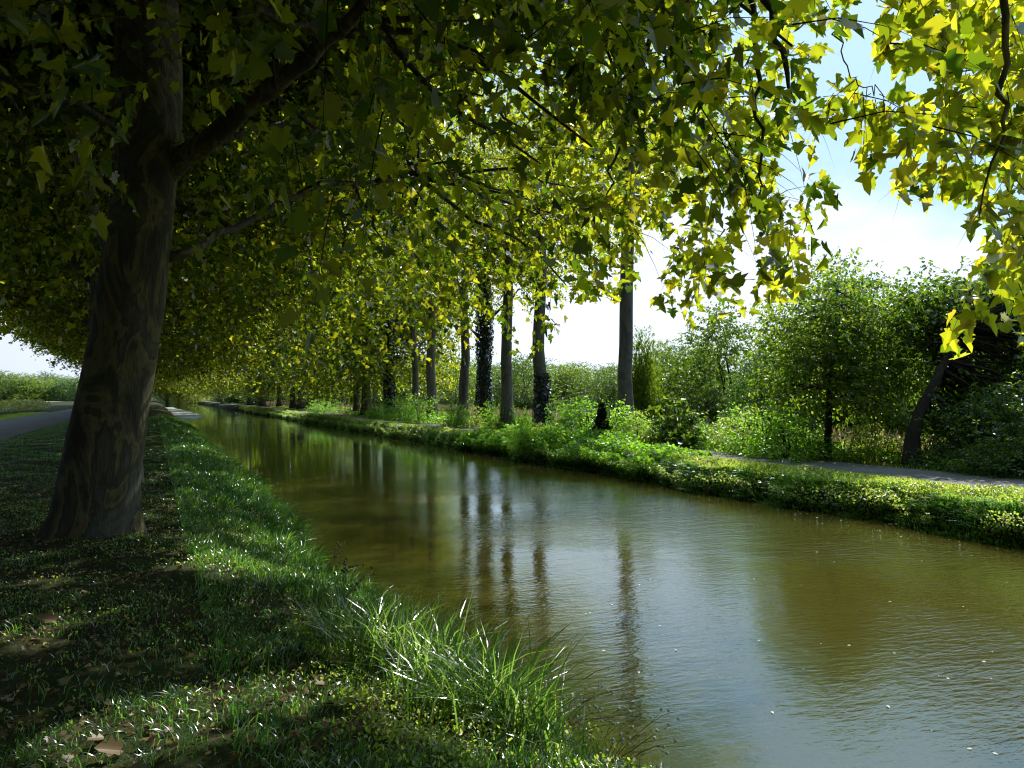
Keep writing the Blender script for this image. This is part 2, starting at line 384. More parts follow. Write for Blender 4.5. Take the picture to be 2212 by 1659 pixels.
# ------------------------------------------------------------------ setting
def build_ground():
    t = np.unique(np.concatenate([np.linspace(-500, -40, 12), np.linspace(-40, -6, 18), np.arange(-6, -2, .4), np.arange(-2, 4.2, .12),
                                  np.arange(4.2, 11, 1.), np.arange(11, 13.4, .1), np.arange(13.4, 20, .5), np.linspace(20, 60, 14), np.linspace(60, 500, 10)]).round(3))
    s = np.unique(np.concatenate([np.linspace(-60, -4, 12), np.arange(-4, 20, .2), np.arange(20, 60, .6), np.arange(60, 160, 2.5), np.linspace(160, 900, 30)]).round(3))
    T, S = np.meshgrid(t, s); Z = ground_z(T, S)
    V = np.stack([T, S, Z], -1).reshape(-1, 3)
    nt_, ns = len(t), len(s)
    i = (np.arange(ns-1)[:, None]*nt_+np.arange(nt_-1)[None]).ravel()
    F = np.stack([i, i+1, i+1+nt_, i+nt_], 1)
    link('ground', mesh_np('ground', V, np.full(len(F), 4), F.ravel(), M['ground'], True), kind='structure')
build_ground()
def strip(name, tfun0, tfun1, s, z, mat, wob=.08, **kw):
    V = []; 
    for q in s: V += [(tfun0(q), q, z), (tfun1(q), q, z)]
    F = [(2*i, 2*i+1, 2*i+3, 2*i+2) for i in range(len(s)-1)]
    me = mesh_np(name, V, [4]*len(F), [j for f in F for j in f], mat)
    return link(name, me, **kw)
ss = list(np.concatenate([np.arange(-20, 60, .5), np.arange(60, 620, 5)]))
strip('water', lambda q: 1.2, lambda q: 13.0, [-60, 0, 30, 80, 200, 620], WZ, M['water'], kind='structure')
strip('path', lambda q: 13.5+.07*math.sin(q*.8)+.06*math.sin(q*2.1), lambda q: 15.6+.08*math.sin(q*.6+1)+.05*math.sin(q*1.7), ss, .008, M['path'], kind='structure')
strip('road', lambda q: -9.3+.05*math.sin(q*.5), lambda q: -5.1+.06*math.sin(q*.9), ss, .008, M['road'], kind='structure')
strip('field', lambda q: -260, lambda q: -26+2*math.sin(q*.03), list(range(30, 330, 10)), .012, M['tan'], kind='structure')
strip('field', lambda q: 24+3*math.sin(q*.1), lambda q: 70, list(range(-20, 330, 10)), .012, M['tan'], kind='structure')
# distant low hill
def hill():
    x = np.linspace(-700, 900, 80); V = []; F = []
    for i, q in enumerate(x):
        h = 10+10*math.sin(q*.006+1)+5*math.sin(q*.017)+2*math.sin(q*.06)
        V += [(q, 760, -1), (q, 830, h*.8), (q, 900, h)]
    for i in range(79):
        for k in range(2): a = i*3+k; F.append((a, a+3, a+4, a+1))
    link('hill', mesh_np('hill', V, [4]*len(F), [j for f in F for j in f], M['wood_blue'], True), kind='structure')
hill()
# pale flat strip at the far end of the left bank
mb = MB()
V = [(1.0, 86, -.66), (3.6, 86, -.66), (5.4, 96, -.66), (3.6, 165, -.66), (1.0, 165, -.66)]
V += [(x, y, -.57) for x, y, z in V]
mb.add(V, [(5, 6, 7, 8, 9), (0, 1, 6, 5), (1, 2, 7, 6), (2, 3, 8, 7), (3, 4, 9, 8), (4, 0, 5, 9)])
link('pale_strip', mb.mesh('pale_strip', M['pale_flat'], False), label='low pale flat strip at the far end of the left bank', category='pale_strip')

# ------------------------------------------------------------------ sky gap between the hanging leaves
SKY = [(1885, -400), (1860, 40), (1800, 90), (1770, 130), (1840, 175), (1870, 225), (1760, 300), (1790, 380), (1830, 410), (1790, 470), (1800, 590),
       (1700, 655), (1560, 690), (1480, 690), (1380, 640), (1320, 650), (1240, 640), (1200, 760), (950, 800), (700, 825), (340, 868), (170, 868), (165, 800), (120, 800), (95, 715), (0, 690), (-300, 690), (-300, 1659), (2230, 1659), (2230, 775), (2050, 775),
       (2050, 650), (2130, 560), (2085, 430), (1955, 440), (1925, 330), (1945, 225), (1900, 130), (1900, -400)]
GAPS = [[(1380, 470), (1450, 520), (1430, 640), (1370, 640)], [(1600, 470), (1640, 440), (1640, 590), (1590, 600)], [(1690, 280), (1750, 290), (1740, 430), (1680, 430)]]
# gaps in the crowns through which the sun reaches the left bank
HOLES = []
for px, py, q in [(180, 1600, .3), (260, 1590, .36), (350, 1560, .40), (450, 1530, .36), (560, 1500, .36), (650, 1470, .36), (220, 1655, .24), (330, 1645, .26), (430, 1620, .26), (60, 1370, .35), (980, 1560, .65), (1150, 1640, .5),
                  (860, 1480, .45), (540, 1200, .8), (600, 1110, .8), (480, 1070, .7), (430, 1170, .5), (60, 1260, .3), (20, 1080, .6), (760, 1600, .15), (40, 1200, .3), (900, 1640, .25)]:
    d = FPX*(EYE+(.3 if px > 700 else 0))/(py-HOR); q_ = at(px, py, d); HOLES.append((q_[0], q_[1], q))
def prune(P, extra=()):
    px, py, d = proj(P)
    cut = (d > 0) & (in_poly(px, py, SKY))
    for g in GAPS: cut |= (d > 0) & in_poly(px, py, g)
    for g in extra: cut |= (d > 0) & in_poly(px, py, g)
    cut |= (np.linalg.norm(P-np.array([0, 0, EYE]), axis=1) < 4.6)
    cut |= (d > 0) & (d < 8.5) & in_poly(px, py, [(395, 290), (560, 165), (700, 30), (740, -60), (840, -40), (720, 100), (580, 240), (420, 380)])
    gx = P[:, 0]-P[:, 2]*SUN[0]/SUN[2]; gy = P[:, 1]-P[:, 2]*SUN[1]/SUN[2]
    for (x, y, q) in HOLES: cut |= ((gx-x)**2+(gy-y)**2) < (q*(1+.25*np.sin(3*np.arctan2(gy-y, gx-x)+x*9)))**2
    return ~cut

# ------------------------------------------------------------------ trees
def curve(p0, p1, r, sag=0, wig=.15, n=7):
    p0 = np.array(p0, float); p1 = np.array(p1, float); t = np.linspace(0, 1, n)[:, None]
    L = np.linalg.norm(p1-p0)
    c = p0+(p1-p0)*t
    c += np.array([0, 0, 1.])*sag*L*4*t*(1-t)
    w = r.normal(0, wig*L/n, (n, 3)); w[0] = 0; w[-1] = 0
    return c+w
def crown_clusters(r, n, R, zmin, ztop, zc=None, rmin=1.0, shape=.6):
    out = []
    while len(out) < n:
        q = R*math.sqrt(r.uniform((rmin/R)**2, 1)); th = r.uniform(0, 2*PI)
        lo = zmin(q, th) if callable(zmin) else zmin
        hi = lo+(ztop-lo)*max(.05, (1-(q/R)**2))**shape
        u = r.uniform(0, 1)
        u = u if r.uniform() < .55 else (0.0+.22*u if r.uniform() < .6 else 1-.2*u)
        out.append((q*math.cos(th), q*math.sin(th), lo+(hi-lo)*u))
    return np.array(out)
def foliage(r, C, nsp, nl, size, spread, L=.9, filt=None, loc=(0, 0, 0), droop=.45, axis_z=.1):
    m = len(C)
    k = np.repeat(np.arange(m), nsp)
    off = r.normal(0, spread, (len(k), 3))*np.array([1, 1, .75])
    P0 = C[k]+off
    out = P0.copy(); out[:, 2] = 0
    D = nrm(nrm(out)*.6+nrm(off)*.8+r.normal(0, .4, off.shape)+np.array([0, 0, axis_z]))
    pos, d, N, S, tw = sprays(r, P0, D, r.uniform(.6, 1.15, len(k))*L, nl, size, droop)
    if filt is not None:
        keep = filt(pos+np.array(loc))
        pos, d, N, S = pos[keep], d[keep], N[keep], S[keep]
        kt = filt(P0+np.array(loc))
        kt &= filt(P0+D*tw[2][:, None]+np.array([0, 0, -.45])*tw[2][:, None]+np.array(loc))
        tw = (P0[kt], nrm(D)[kt], tw[2][kt], droop)
    return pos, d, N, S, tw

def big_plane(name, loc, trunk_pts, trunk_r, limbs, C, mats, label, group, r, nsp, nl, size, tpl, filt, extra=None, twigr=.006, lobes=True):
    """a complete tree with its own trunk, limbs, branches and crown (meshes in local coordinates)"""
    o = empty(name, loc, 0, label, 'tree', group)
    mb = MB(); tp = np.array(trunk_pts, float)
    ti = np.linspace(0, 1, 34); tt = np.linspace(0, 1, len(tp))
    P = np.stack([np.interp(ti, tt, tp[:, k]) for k in range(3)], 1)
    kern = np.ones(3)/3
    for k in range(2): P[1:-1, k] = np.convolve(P[:, k], kern, 'valid')
    R = np.interp(ti, tt, trunk_r)
    fl = np.clip(1-(P[:, 2]-P[0, 2])/1.0, 0, 1)**2*.3
    mb.tube(P, R, 40, .07, r.randint(999), fl)
    link('trunk', mb.mesh(name+'_trunk', mats[0]), o)
    ends = []
    for pts, rad in limbs:
        pts = np.array(pts, float); tt = np.linspace(0, 1, len(pts)); ti = np.linspace(0, 1, 18)
        Q = np.stack([np.interp(ti, tt, pts[:, k]) for k in range(3)], 1)
        Q[1:-1] += r.normal(0, .025, Q[1:-1].shape)
        mb = MB(); mb.tube(Q, np.interp(ti, [0, 1], rad), 12, .08, r.randint(999))
        link('limb', mb.mesh(name+'_limb', mats[0]), o); ends.append(Q)
    skel = np.concatenate(ends)
    mb = MB()
    for c in C:
        j = np.argmin(np.linalg.norm(skel-c, axis=1)+np.maximum(0, skel[:, 2]-c[2])*.5)
        if np.linalg.norm(skel[j]-c) > 3.4: continue
        if filt is not None and not filt(((skel[j]+c)/2+np.array(loc))[None])[0]: continue
        mb.tube(curve(skel[j], c, r, .06, .18, 6), np.linspace(.035, .008, 6)*(1+np.linalg.norm(skel[j]-c)*.12), 5)
    link('branches', mb.mesh(name+'_branches', mats[0]), o, kind='stuff')
    parts = [foliage(r, C, nsp, nl, size, .75, .9, filt, loc)]
    if extra is not None: parts.append(extra)
    pos, d, N, S = [np.concatenate([p[i] for p in parts]) for i in range(4)]
    tw = tuple(np.concatenate([p[4][i] for p in parts]) for i in range(3))+(.45,)
    link('crown', leaf_mesh(name+'_crown', pos, d, N, S, tpl, mats[1]), o)
    link('twigs', twig_mesh(name+'_twigs', tw, M['bark_dark'], twigr), o, kind='stuff')
    return o

# ---- the big plane tree on the left bank
r = np.random.RandomState(11)
B0 = at(205, 1150, 9.6); B0[2] = -.04
def loc_of(px, py, d=9.6): return at(px, py, d)-B0
trunk = [loc_of(203, 1175), loc_of(207, 1120), loc_of(222, 1000), loc_of(245, 850), loc_of(272, 700), loc_of(292, 560), loc_of(308, 430), loc_of(318, 300), loc_of(318, 150), loc_of(312, 0), loc_of(300, -300, 9.9), loc_of(330, -700, 10.2), loc_of(300, -1200, 10.5)]
trad = [.54, .46, .42, .395, .375, .36, .36, .39, .39, .37, .34, .22, .1]
limbs = [
    ([loc_of(330, 400), loc_of(400, 330, 9.5), loc_of(480, 285, 9.3), loc_of(560, 205, 9.0), loc_of(640, 140, 8.8), loc_of(710, 70, 8.5), loc_of(790, -20, 8.2), loc_of(950, -200, 7.8), loc_of(1200, -300, 7.6)], (.15, .035)),
    ([loc_of(590, 180, 8.95), loc_of(608, 120, 8.9), loc_of(612, 20, 8.8), loc_of(620, -150, 8.7)], (.06, .03)),
    ([loc_of(320, 300), loc_of(200, 240, 9.8), loc_of(60, 190, 10.), loc_of(-120, 100, 10.2), loc_of(-400, 60, 10.6)], (.05, .02)),
    ([loc_of(320, 560), loc_of(400, 545, 9.8), loc_of(480, 500, 10.5), loc_of(700, 400, 12), loc_of(900, 380, 13.5)], (.07, .025)),
    ([loc_of(310, 0), loc_of(600, -400, 11), loc_of(1000, -700, 12), loc_of(1400, -900, 13)], (.25, .06)),
    ([loc_of(310, -100), loc_of(100, -500, 12), loc_of(-100, -900, 14)], (.22, .06)),
    ([loc_of(310, -50), loc_of(500, -500, 8), loc_of(900, -900, 6)], (.22, .06)),
    ([loc_of(310, 50), loc_of(0, -300, 8), loc_of(-300, -600, 9)], (.12, .04)),
    ([loc_of(330, 330), loc_of(620, 260, 11), loc_of(860, 190, 12.5), loc_of(1010, 130, 13.), loc_of(1150, 60, 13.4)], (.05, .015)),
]
C = crown_clusters(r, 250, 8.2, lambda q, th: 4.7-.16*q, 18, rmin=1.2)
def shade_cap(rc, n, R, z0, z1, filt, loc, size=.27):  # extra upper leaves added to shade the crown and ground below
    q = R*np.sqrt(rc.uniform(0, 1, n)); th = rc.uniform(0, 2*PI, n); z = z0+(z1-z0)*rc.uniform(0, 1, n)*(1-.55*(q/R)**2)
    P0 = np.stack([q*np.cos(th), q*np.sin(th), z], 1)
    return foliage(rc, P0, 1, 10, size, .3, 1.0, filt, loc)
shade_cap_main = shade_cap(np.random.RandomState(12), 5200, 8.0, 8.0, 14.5, prune, tuple(B0))
big_plane('plane_tree', tuple(B0), trunk, trad, limbs, C, (M['bark'], M['plane_shaded']),
          'huge leaning plane tree with mottled trunk standing on the left bank in the foreground', 'plane trees along the left bank', r, 19, 9, .142, PLANE, prune, extra=shade_cap_main)
# pale-barked neighbour stem behind the big tree, upper left
o = empty('plane_tree', (-4.6, 14.2, 0), 0, 'pale-barked thin tree half hidden behind the leaves left of the huge leaning trunk', 'tree')

pb = np.array([-4.6, 14.2, 0])
mb = MB(); mb.tube(np.array([at(292, 855+1.65/15*1720, 15)*np.array([1,1,0]), at(255, 600, 15), at(200, 450, 15), at(165, 330, 15), at(140, 250, 15), at(112, 140, 15), at(80, 20, 15), at(40, -200, 15)])-pb, [.17, .13, .12, .11, .10, .09, .08, .03], 12, .06)
link('trunk', mb.mesh('pale_stem', M['bark_pale']), o)
C = np.array([at(60, 0, 14.5), at(120, 60, 15.5), at(0, 120, 15), at(160, 250, 15.5), at(90, 280, 15.6), at(60, -150, 15), at(200, -100, 15), at(230, 150, 16)])-pb
f = foliage(r, C, 12, 9, .18, .7, .8, None)
link('crown', leaf_mesh('pale_crown', f[0], f[1], f[2], f[3], MID, M['plane_shaded']), o)

def prune_over(P):
    px, py, d = proj(P); k = prune(P)
    k &= ~((d > 0) & (d < 7.8) & (px > -200) & (px < 1260))
    h = np.abs(np.sin(P[:, 0]*12.9+P[:, 1]*78.2+P[:, 2]*37.7)*43758.5) % 1
    k &= ~((d > 0) & (d < 9) & (px >= 1260) & (px < 1900) & (h < .5))
    return k
# ---- the plane tree over the photographer: its branches hang into the picture
r = np.random.RandomState(23)
base = np.array([-1.3, .4, 0.])
def sample_poly(poly, n, d0, d1):
    xs = [p[0] for p in poly]; ys = [p[1] for p in poly]; out = []
    while len(out) < n:
        x = r.uniform(min(xs), max(xs)); y = r.uniform(min(ys), max(ys))
        if in_poly(np.array([x]), np.array([y]), poly)[0]: out.append(at(x, y, r.uniform(d0, d1)))
    return np.array(out)
RIGHT = [(1930, -120), (1930, 120), (1975, 220), (1960, 330), (1990, 390), (2090, 390), (2140, 480), (2120, 600), (2080, 640), (2085, 715), (2150, 720), (2280, 700), (2350, -120)]
RCORE = [(2030, -120), (2050, 350), (2110, 400), (2150, 560), (2280, 600), (2350, -120)]
LEFT = [(1250, -120), (1250, 560), (1340, 600), (1480, 640), (1580, 630), (1660, 600), (1760, 540), (1750, 380), (1710, 290), (1810, 200), (1750, 120), (1830, -120)]
LDEEP = [(1150, -120), (1150, 480), (1300, 560), (1450, 560), (1550, 470), (1650, 400), (1680, 250), (1760, -120)]
BRIDGE = np.array([at(1850+9*i, 170+5*i+(i % 3)*8, 5.9+.05*i) for i in range(11)])
P0 = np.concatenate([BRIDGE, sample_poly(RIGHT, 72, 5.2, 7.8), sample_poly(RCORE, 80, 5.4, 9), sample_poly(LEFT, 135, 6.2, 9.8), sample_poly(LDEEP, 85, 8, 13)])-base
D = nrm(np.array([.35, .35, -.55])+r.normal(0, .5, P0.shape))
pos, d, N, S, tw = sprays(r, P0, D, r.uniform(.26, .55, len(P0)), 8, .158, .35)
nb_ = 88; keep = prune(pos+base); kt = prune(P0+base); keep[:nb_] = (np.arange(nb_) % 3 != 0); kt[:11] = True
hang = (pos[keep], d[keep], N[keep], S[keep], (P0[kt], nrm(D)[kt], tw[2][kt]))
rel = lambda *a: at(*a)-base
limbs = [
    ([(0, 0, 4.2), (1.5, 1.2, 5.5), (3.2, 2.6, 6.0), rel(2100, -300, 5.6), rel(2178, 0, 5.4), rel(2190, 120, 5.3), rel(2170, 210, 5.3), rel(2176, 260, 5.2), rel(2150, 360, 5.2), rel(2118, 470, 5.2)], (.045, .004)),
    ([(0, 0, 4.6), (1.3, 2.2, 6.0), (2.6, 4.0, 6.4), rel(1600, -250, 6.8), rel(1660, 0, 6.6), rel(1690, 120, 6.5), rel(1720, 220, 6.5)], (.10, .008)),
    ([rel(1560, -220, 6.8), rel(1630, 20, 6.7), rel(1640, 200, 6.6), rel(1648, 330, 6.5), rel(1638, 430, 6.5)], (.03, .006)),
    ([rel(1500, -250, 6.9), rel(1440, 0, 7.4), rel(1400, 120, 7.6), rel(1340, 300, 7.8), rel(1310, 420, 7.8)], (.04, .007)),
    ([rel(1810, 60, 6.3), rel(1840, 160, 6.0), rel(1890, 195, 6.1), rel(1950, 225, 6.3)], (.006, .003)),
    ([(0, 0, 5.0), (2, -1, 7.5), (5, -2, 9.5)], (.18, .05)),
    ([(0, 0, 5.0), (-2, 1, 7.5), (-5, 2, 9.5)], (.18, .05)),
    ([(0, 0, 6.0), (3, 2, 9.5), (6, 4, 12)], (.18, .05)),
    ([(0, 0, 6.0), (0, -3, 9.5), (-1, -6, 12)], (.18, .05)),
]
shade_cap_over = shade_cap(np.random.RandomState(13), 2400, 8.3, 8.0, 14, prune, tuple(base))
C = crown_clusters(r, 120, 8.3, lambda q, th: 5.6-.06*q, 16, rmin=.6)
big_plane('plane_tree', tuple(base), [(0, 0, -.05), (0, 0, .4), (.05, 0, 2), (.1, 0, 4), (0, 0, 7), (.1, .1, 12)], [.62, .5, .42, .4, .28, .06], limbs, C,
          (M['bark'], M['plane']), 'plane tree whose low leafy branches hang close overhead at the upper right', 'plane trees along the left bank',
          r, 13, 9, .15, PLANE, prune_over, extra=tuple(np.concatenate([hang[i], shade_cap_over[i]]) for i in range(4))+((hang[4]),), twigr=.004)

# ---- further plane trees of the left row (shared meshes)
def tree_variant(seed, H, R, zmin, ncl, nsp, nl, size, tpl, leafm, barkm, tr0, fork, spread=.8, lean=.3, nlimb=7, rmin=.8, shape=.6, L=.9, shade_capn=0):
    r = np.random.RandomState(seed); parts = []
    mb = MB(); n = 16; z = np.linspace(-.05, H*.9, n)
    P = np.stack([np.cumsum(r.normal(0, lean*.12, n)), np.cumsum(r.normal(0, lean*.12, n)), z], 1); P[:, :2] -= P[0, :2]
    Rr = tr0*np.interp(z, [0, .5, 1.5, fork, H], [1.45, 1.1, 1., .82, .12])
    mb.tube(P, Rr, 14, .06, seed, np.clip(1-z/1.2, 0, 1)**2*.25)
    parts.append(('trunk', mb.mesh('trunk', barkm), None))
    C = crown_clusters(r, ncl, R, zmin, H, rmin=rmin, shape=shape)
    sk = []
    for k in range(nlimb):
        th = k*2*PI/nlimb+r.uniform(-.3, .3); z0 = r.uniform(fork, fork+(H-fork)*.45)
        j = np.argmin(np.abs(P[:, 2]-z0)); q = R*r.uniform(.5, .75)
        Q = curve(P[j], (q*math.cos(th), q*math.sin(th), min(H*.9, P[j][2]+q*r.uniform(.5, 1.3))), r, .08, .12, 8)
        m2 = MB(); m2.tube(Q, np.linspace(tr0*.32, .03, 8), 7, .05, k); sk.append(Q)
        parts.append(('limb', m2.mesh('limb', barkm), None))
    sk = np.concatenate(sk+[P[8:]])
    mb = MB()
    for c in C:
        j = np.argmin(np.linalg.norm(sk-c, axis=1)); mb.tube(curve(sk[j], c, r, .05, .15, 4), np.linspace(.035, .01, 4), 4)
    parts.append(('branches', mb.mesh('branches', barkm), 'stuff'))
    f = foliage(r, C, nsp, nl, size, spread, L)
    if shade_capn:
        g = shade_cap(r, shade_capn, R*.95, H*.4, H*.8, None, (0, 0, 0)); f = tuple(np.concatenate([f[i], g[i]]) for i in range(4))
    parts.append(('crown', leaf_mesh('crown', f[0], f[1], f[2], f[3], tpl, leafm), None))
    return parts
def place(name, parts, loc, rz, scale, label, cat, group=None, skip=()):
    o = empty(name, loc, rz, label, cat, group, scale)
    for nm, me, kind in parts:
        if nm in skip: continue
        link(nm, me, o, kind=kind)
    return o
LV = [tree_variant(31+k, 18, 8.0, (lambda q, th: 5.0-.08*q+4.6*max(0, -math.cos(th))), 130, 19, 9, .155, MID, M['plane_shaded'], M['bark'], .5, 4.5, spread=.85, shade_capn=2800) for k in range(2)]
rr = random.Random(3)
ordn = ['second', 'third', 'fourth', 'fifth', 'sixth', 'seventh', 'eighth', 'ninth', 'tenth', 'eleventh', 'twelfth', 'thirteenth', 'fourteenth', 'fifteenth', 'sixteenth', 'seventeenth', 'eighteenth']
s = 20.0
for k in range(14):
    place('plane_tree', LV[k % 2], (-.95 if k == 0 else -1.05+rr.uniform(-.1, .1)-(.4 if k > 5 else 0), s+(2.2 if k == 0 else 0), -.02), rr.uniform(-.5, .5), (1, 1, 1) if k < 2 else (1.04, 1.04, .88),
          'dark spreading plane tree, %s of the left bank row counting from the huge trunk' % ordn[k], 'tree', 'plane trees along the left bank')
    s += 9.3 if k < 9 else 14

# ---- tall trees of the right row, behind the towpath
RV = [tree_variant(51, 19, 3.6, 10., 42, 24, 9, .18, MID, M['row'], M['bark_row'], .27, 8.0, spread=.8, lean=.35, rmin=.3, nlimb=6),
      tree_variant(52, 20, 4.2, 9., 52, 24, 9, .18, MID, M['row'], M['bark_row'], .30, 5.6, spread=.9, lean=.45, rmin=.3, nlimb=7),
      tree_variant(53, 19, 4.4, 8., 54, 24, 9, .18, MID, M['row'], M['bark_row'], .28, 4.8, spread=.9, lean=.4, rmin=.3, nlimb=7)]
def ivy_mesh(seed, h, R0, n):
    r = np.random.RandomState(seed); z = r.uniform(0, h, n); th = r.uniform(0, 2*PI, n)
    q = R0*(1+.35*np.sin(z*1.3+th*2)*.5)*np.interp(z, [0, h*.8, h], [1.1, 1, .6])+r.uniform(-.03, .12, n)
    P = np.stack([q*np.cos(th), q*np.sin(th), z], 1)
    N = np.stack([np.cos(th), np.sin(th), .4+0*th], 1)+r.normal(0, .35, (n, 3))
    D = np.array([0, 0, -1.])+r.normal(0, .5, (n, 3))
    return leaf_mesh('ivy', P, D, N, r.uniform(.09, .17, n), MID, M['ivy'])
RV.append(tree_variant(54, 18, 5.6, lambda q, th: 3.6-.12*q, 90, 15, 9, .2, MID, M['plane_shaded'], M['bark_row'], .30, 4.2, spread=.9, lean=.4, rmin=.3, nlimb=7, shade_capn=1500))
IVY = [ivy_mesh(1, 9.5, .33, 4600), ivy_mesh(2, 2.6, .30, 1100)]
ROW = [ # px, variant, trunk scale, ivy, words
    (1354, 0, 1.0, None, 'tall grey bare-trunked tree standing alone nearest along the towpath'),
    (1171, 1, 1.08, 1, 'tall tree with thick rough ivied foot, second nearest beyond the towpath'),
    (1096, 0, 1.10, None, 'tall straight smooth-trunked tree just left of the rough ivied foot'),
    (1046, 2, .98, 0, 'tall tree with trunk wrapped wholly in dark ivy'),
    (1000, 1, .96, None, 'tall leaning tree immediately left of the fully ivied trunk'),
    (933, 1, 1.05, None, 'tall pale grey tree in front of the straw-coloured field, beside the towpath'),
    (897, 2, .85, None, 'slender tree immediately left of the tall pale grey one beside the field'),
    (841, 3, .95, 0, 'bushy ivy-clad tree left of the slender one beyond the towpath'),
    (793, 3, 1.25, None, 'thick-trunked tree with a pale stake at its foot beyond the towpath'),
    (771, 3, .9, None, 'thin dark tree standing just left of the thick trunk with a pale stake'),
    (651, 3, 1.35, None, 'stout trunk tree at the left end of the visible towpath'),
    (633, 3, 1.1, None, 'dark tree pressed close behind the stout trunk at the towpath end'),
    (603, 3, 1.1, None, 'thin far tree left of the stout trunk at the towpath end'),
    (568, 3, 1.35, None, 'broad dark far tree in the row, fourth from its distant left end'),
    (541, 3, 1.35, None, 'broad dark far tree in the row, third from its distant left end'),
    (504, 3, 1.6, None, 'broad dark far tree in the row, second from its distant left end'),
    (474, 3, 1.4, None, 'farthest dark tree at the distant left end of the row beyond the canal')]
for i, (px, v, sc, iv, lab) in enumerate(ROW):
    tt = 16.3+rr.uniform(-.2, .2) if i else 16.0
    yc = 1892*tt/(px-330.)
    p = at(px, 900, yc)
    o = place('plane_tree', RV[v], (p[0], p[1], -.02), rr.uniform(0, 6.28), (sc, sc, rr.uniform(.95, 1.08)), lab, 'tree', 'tall trees in the row beyond the towpath')
    if iv is not None: link('ivy', IVY[iv], o)
# fill far beyond so that the avenue closes
for k in range(4):
    place('plane_tree', LV[k % 2], (4+k*3.5, 250+18*k, -5.5), k*1.3, 1.25, 'dark tree closing the far end of the canal, %s of four from the left' % ['first', 'second', 'third', 'last'][k], 'tree', 'trees closing the far end of the canal')

# ---- woods and bushes behind the towpath
def bush_variant(seed, H, R, n_cl, nsp, nl, size, leafm, tpl=OVAL, zlo=.2, spread=.45, L=.5, trunk=.08, shape=.6):
    r = np.random.RandomState(seed); parts = []
    C = crown_clusters(r, n_cl, R, zlo, H, rmin=.05, shape=shape)
    mb = MB()
    for k in range(5):
        c = C[r.randint(len(C))]; c = np.array([c[0]*.5, c[1]*.5, H*r.uniform(.6, .95)])
        mb.tube(curve((r.normal(0, .05), r.normal(0, .05), -.05), c, r, 0, .15, 7), np.linspace(trunk, .015, 7), 6)
    parts.append(('stem', mb.mesh('stem', M['bark_dark']), None))
    f = foliage(r, C, nsp, nl, size, spread, L, droop=.2, axis_z=.35)
    parts.append(('crown', leaf_mesh('crown', f[0], f[1], f[2], f[3], tpl, leafm), None))
    return parts
BV = {'g': bush_variant(61, 5.0, 2.6, 80, 34, 9, .2, M['wood'], L=.6, spread=.5),
      'g2': bush_variant(62, 4.4, 3.0, 80, 34, 9, .2, M['wood'], L=.6, spread=.5, zlo=.1),
      'd': bush_variant(63, 5.4, 3.0, 95, 34, 9, .17, M['wood_dark'], L=.6, spread=.5, zlo=.1),
      'b': bush_variant(64, 4.6, 2.3, 70, 34, 9, .14, M['wood_blue'], L=.55, spread=.45, zlo=.1),
      's': bush_variant(65, 1.5, .9, 34, 14, 8, .10, M['shrub'], L=.32, spread=.2, zlo=.05, trunk=.02),
      's2': bush_variant(66, 1.0, .8, 30, 13, 8, .085, M['shrub'], L=.28, spread=.18, zlo=.02, trunk=.02),
      'w': bush_variant(67, 1.6, .9, 26, 10, 8, .11, M['weed'], L=.3, spread=.2, zlo=.05, trunk=.02),
      'y': bush_variant(68, 1.3, .9, 22, 9, 8, .09, M['crop'], L=.3, spread=.2, zlo=.05, trunk=.02)}
def base_at(px, pybase):
    yc = FPX*EYE/(pybase-HOR); p = at(px, pybase, yc); return p, yc
def bush(kind, px, pyb, pytop, label, cat='bush', name='bush', group=None, wid=1.):
    p, yc = base_at(px, pyb)
    H0 = {'g': 5, 'g2': 4.4, 'd': 5.4, 'b': 4.6, 's': 1.5, 's2': 1., 'w': 1.6, 'y': 1.3}[kind]
    h = (pyb-pytop)/FPX*yc; k = h/(H0*1.03)
    return place(name, BV[kind], (p[0], p[1], -.02), rr.uniform(0, 6.28), (k*wid, k*wid, k), label, cat, group)
G1 = 'trees behind the towpath'
# bespoke: bluish tree and the big leaning dark tree
def custom_tree(name, base, trunkpts, rad, C, nsp, nl, size, tpl, leafm, label, spread=.5, L=.5, seed=5, droop=.25):
    r = np.random.RandomState(seed); b = np.array(base)
    o = empty(name, tuple(b), 0, label, 'tree', G1)
    mb = MB(); tp = np.array(trunkpts)-b; ti = np.linspace(0, 1, 16); tt = np.linspace(0, 1, len(tp))
    P = np.stack([np.interp(ti, tt, tp[:, k]) for k in range(3)], 1); P[1:-1] += r.normal(0, .02, (14, 3))
    mb.tube(P, np.interp(ti, np.linspace(0, 1, len(rad)), rad), 12, .06, 3); link('trunk', mb.mesh(name+'_trunk', M['bark_dark']), o)
    C = np.array(C)-b
    mb = MB()
    for c in C:
        j = 5+np.argmin(np.linalg.norm(P[5:]-c, axis=1)); mb.tube(curve(P[j], c, r, .05, .2, 5), np.linspace(.04, .008, 5), 4)
    link('branches', mb.mesh(name+'_branches', M['bark_dark']), o, kind='stuff')
    f = foliage(r, C, nsp, nl, size, spread, L, droop=droop, axis_z=.3)
    link('crown', leaf_mesh(name+'_crown', f[0], f[1], f[2], f[3], tpl, leafm), o)
    return o
def scat(poly, n, d0, d1, seed):
    global r
    r = np.random.RandomState(seed); return sample_poly(poly, n, d0, d1)
p, yc = base_at(1785, 992)
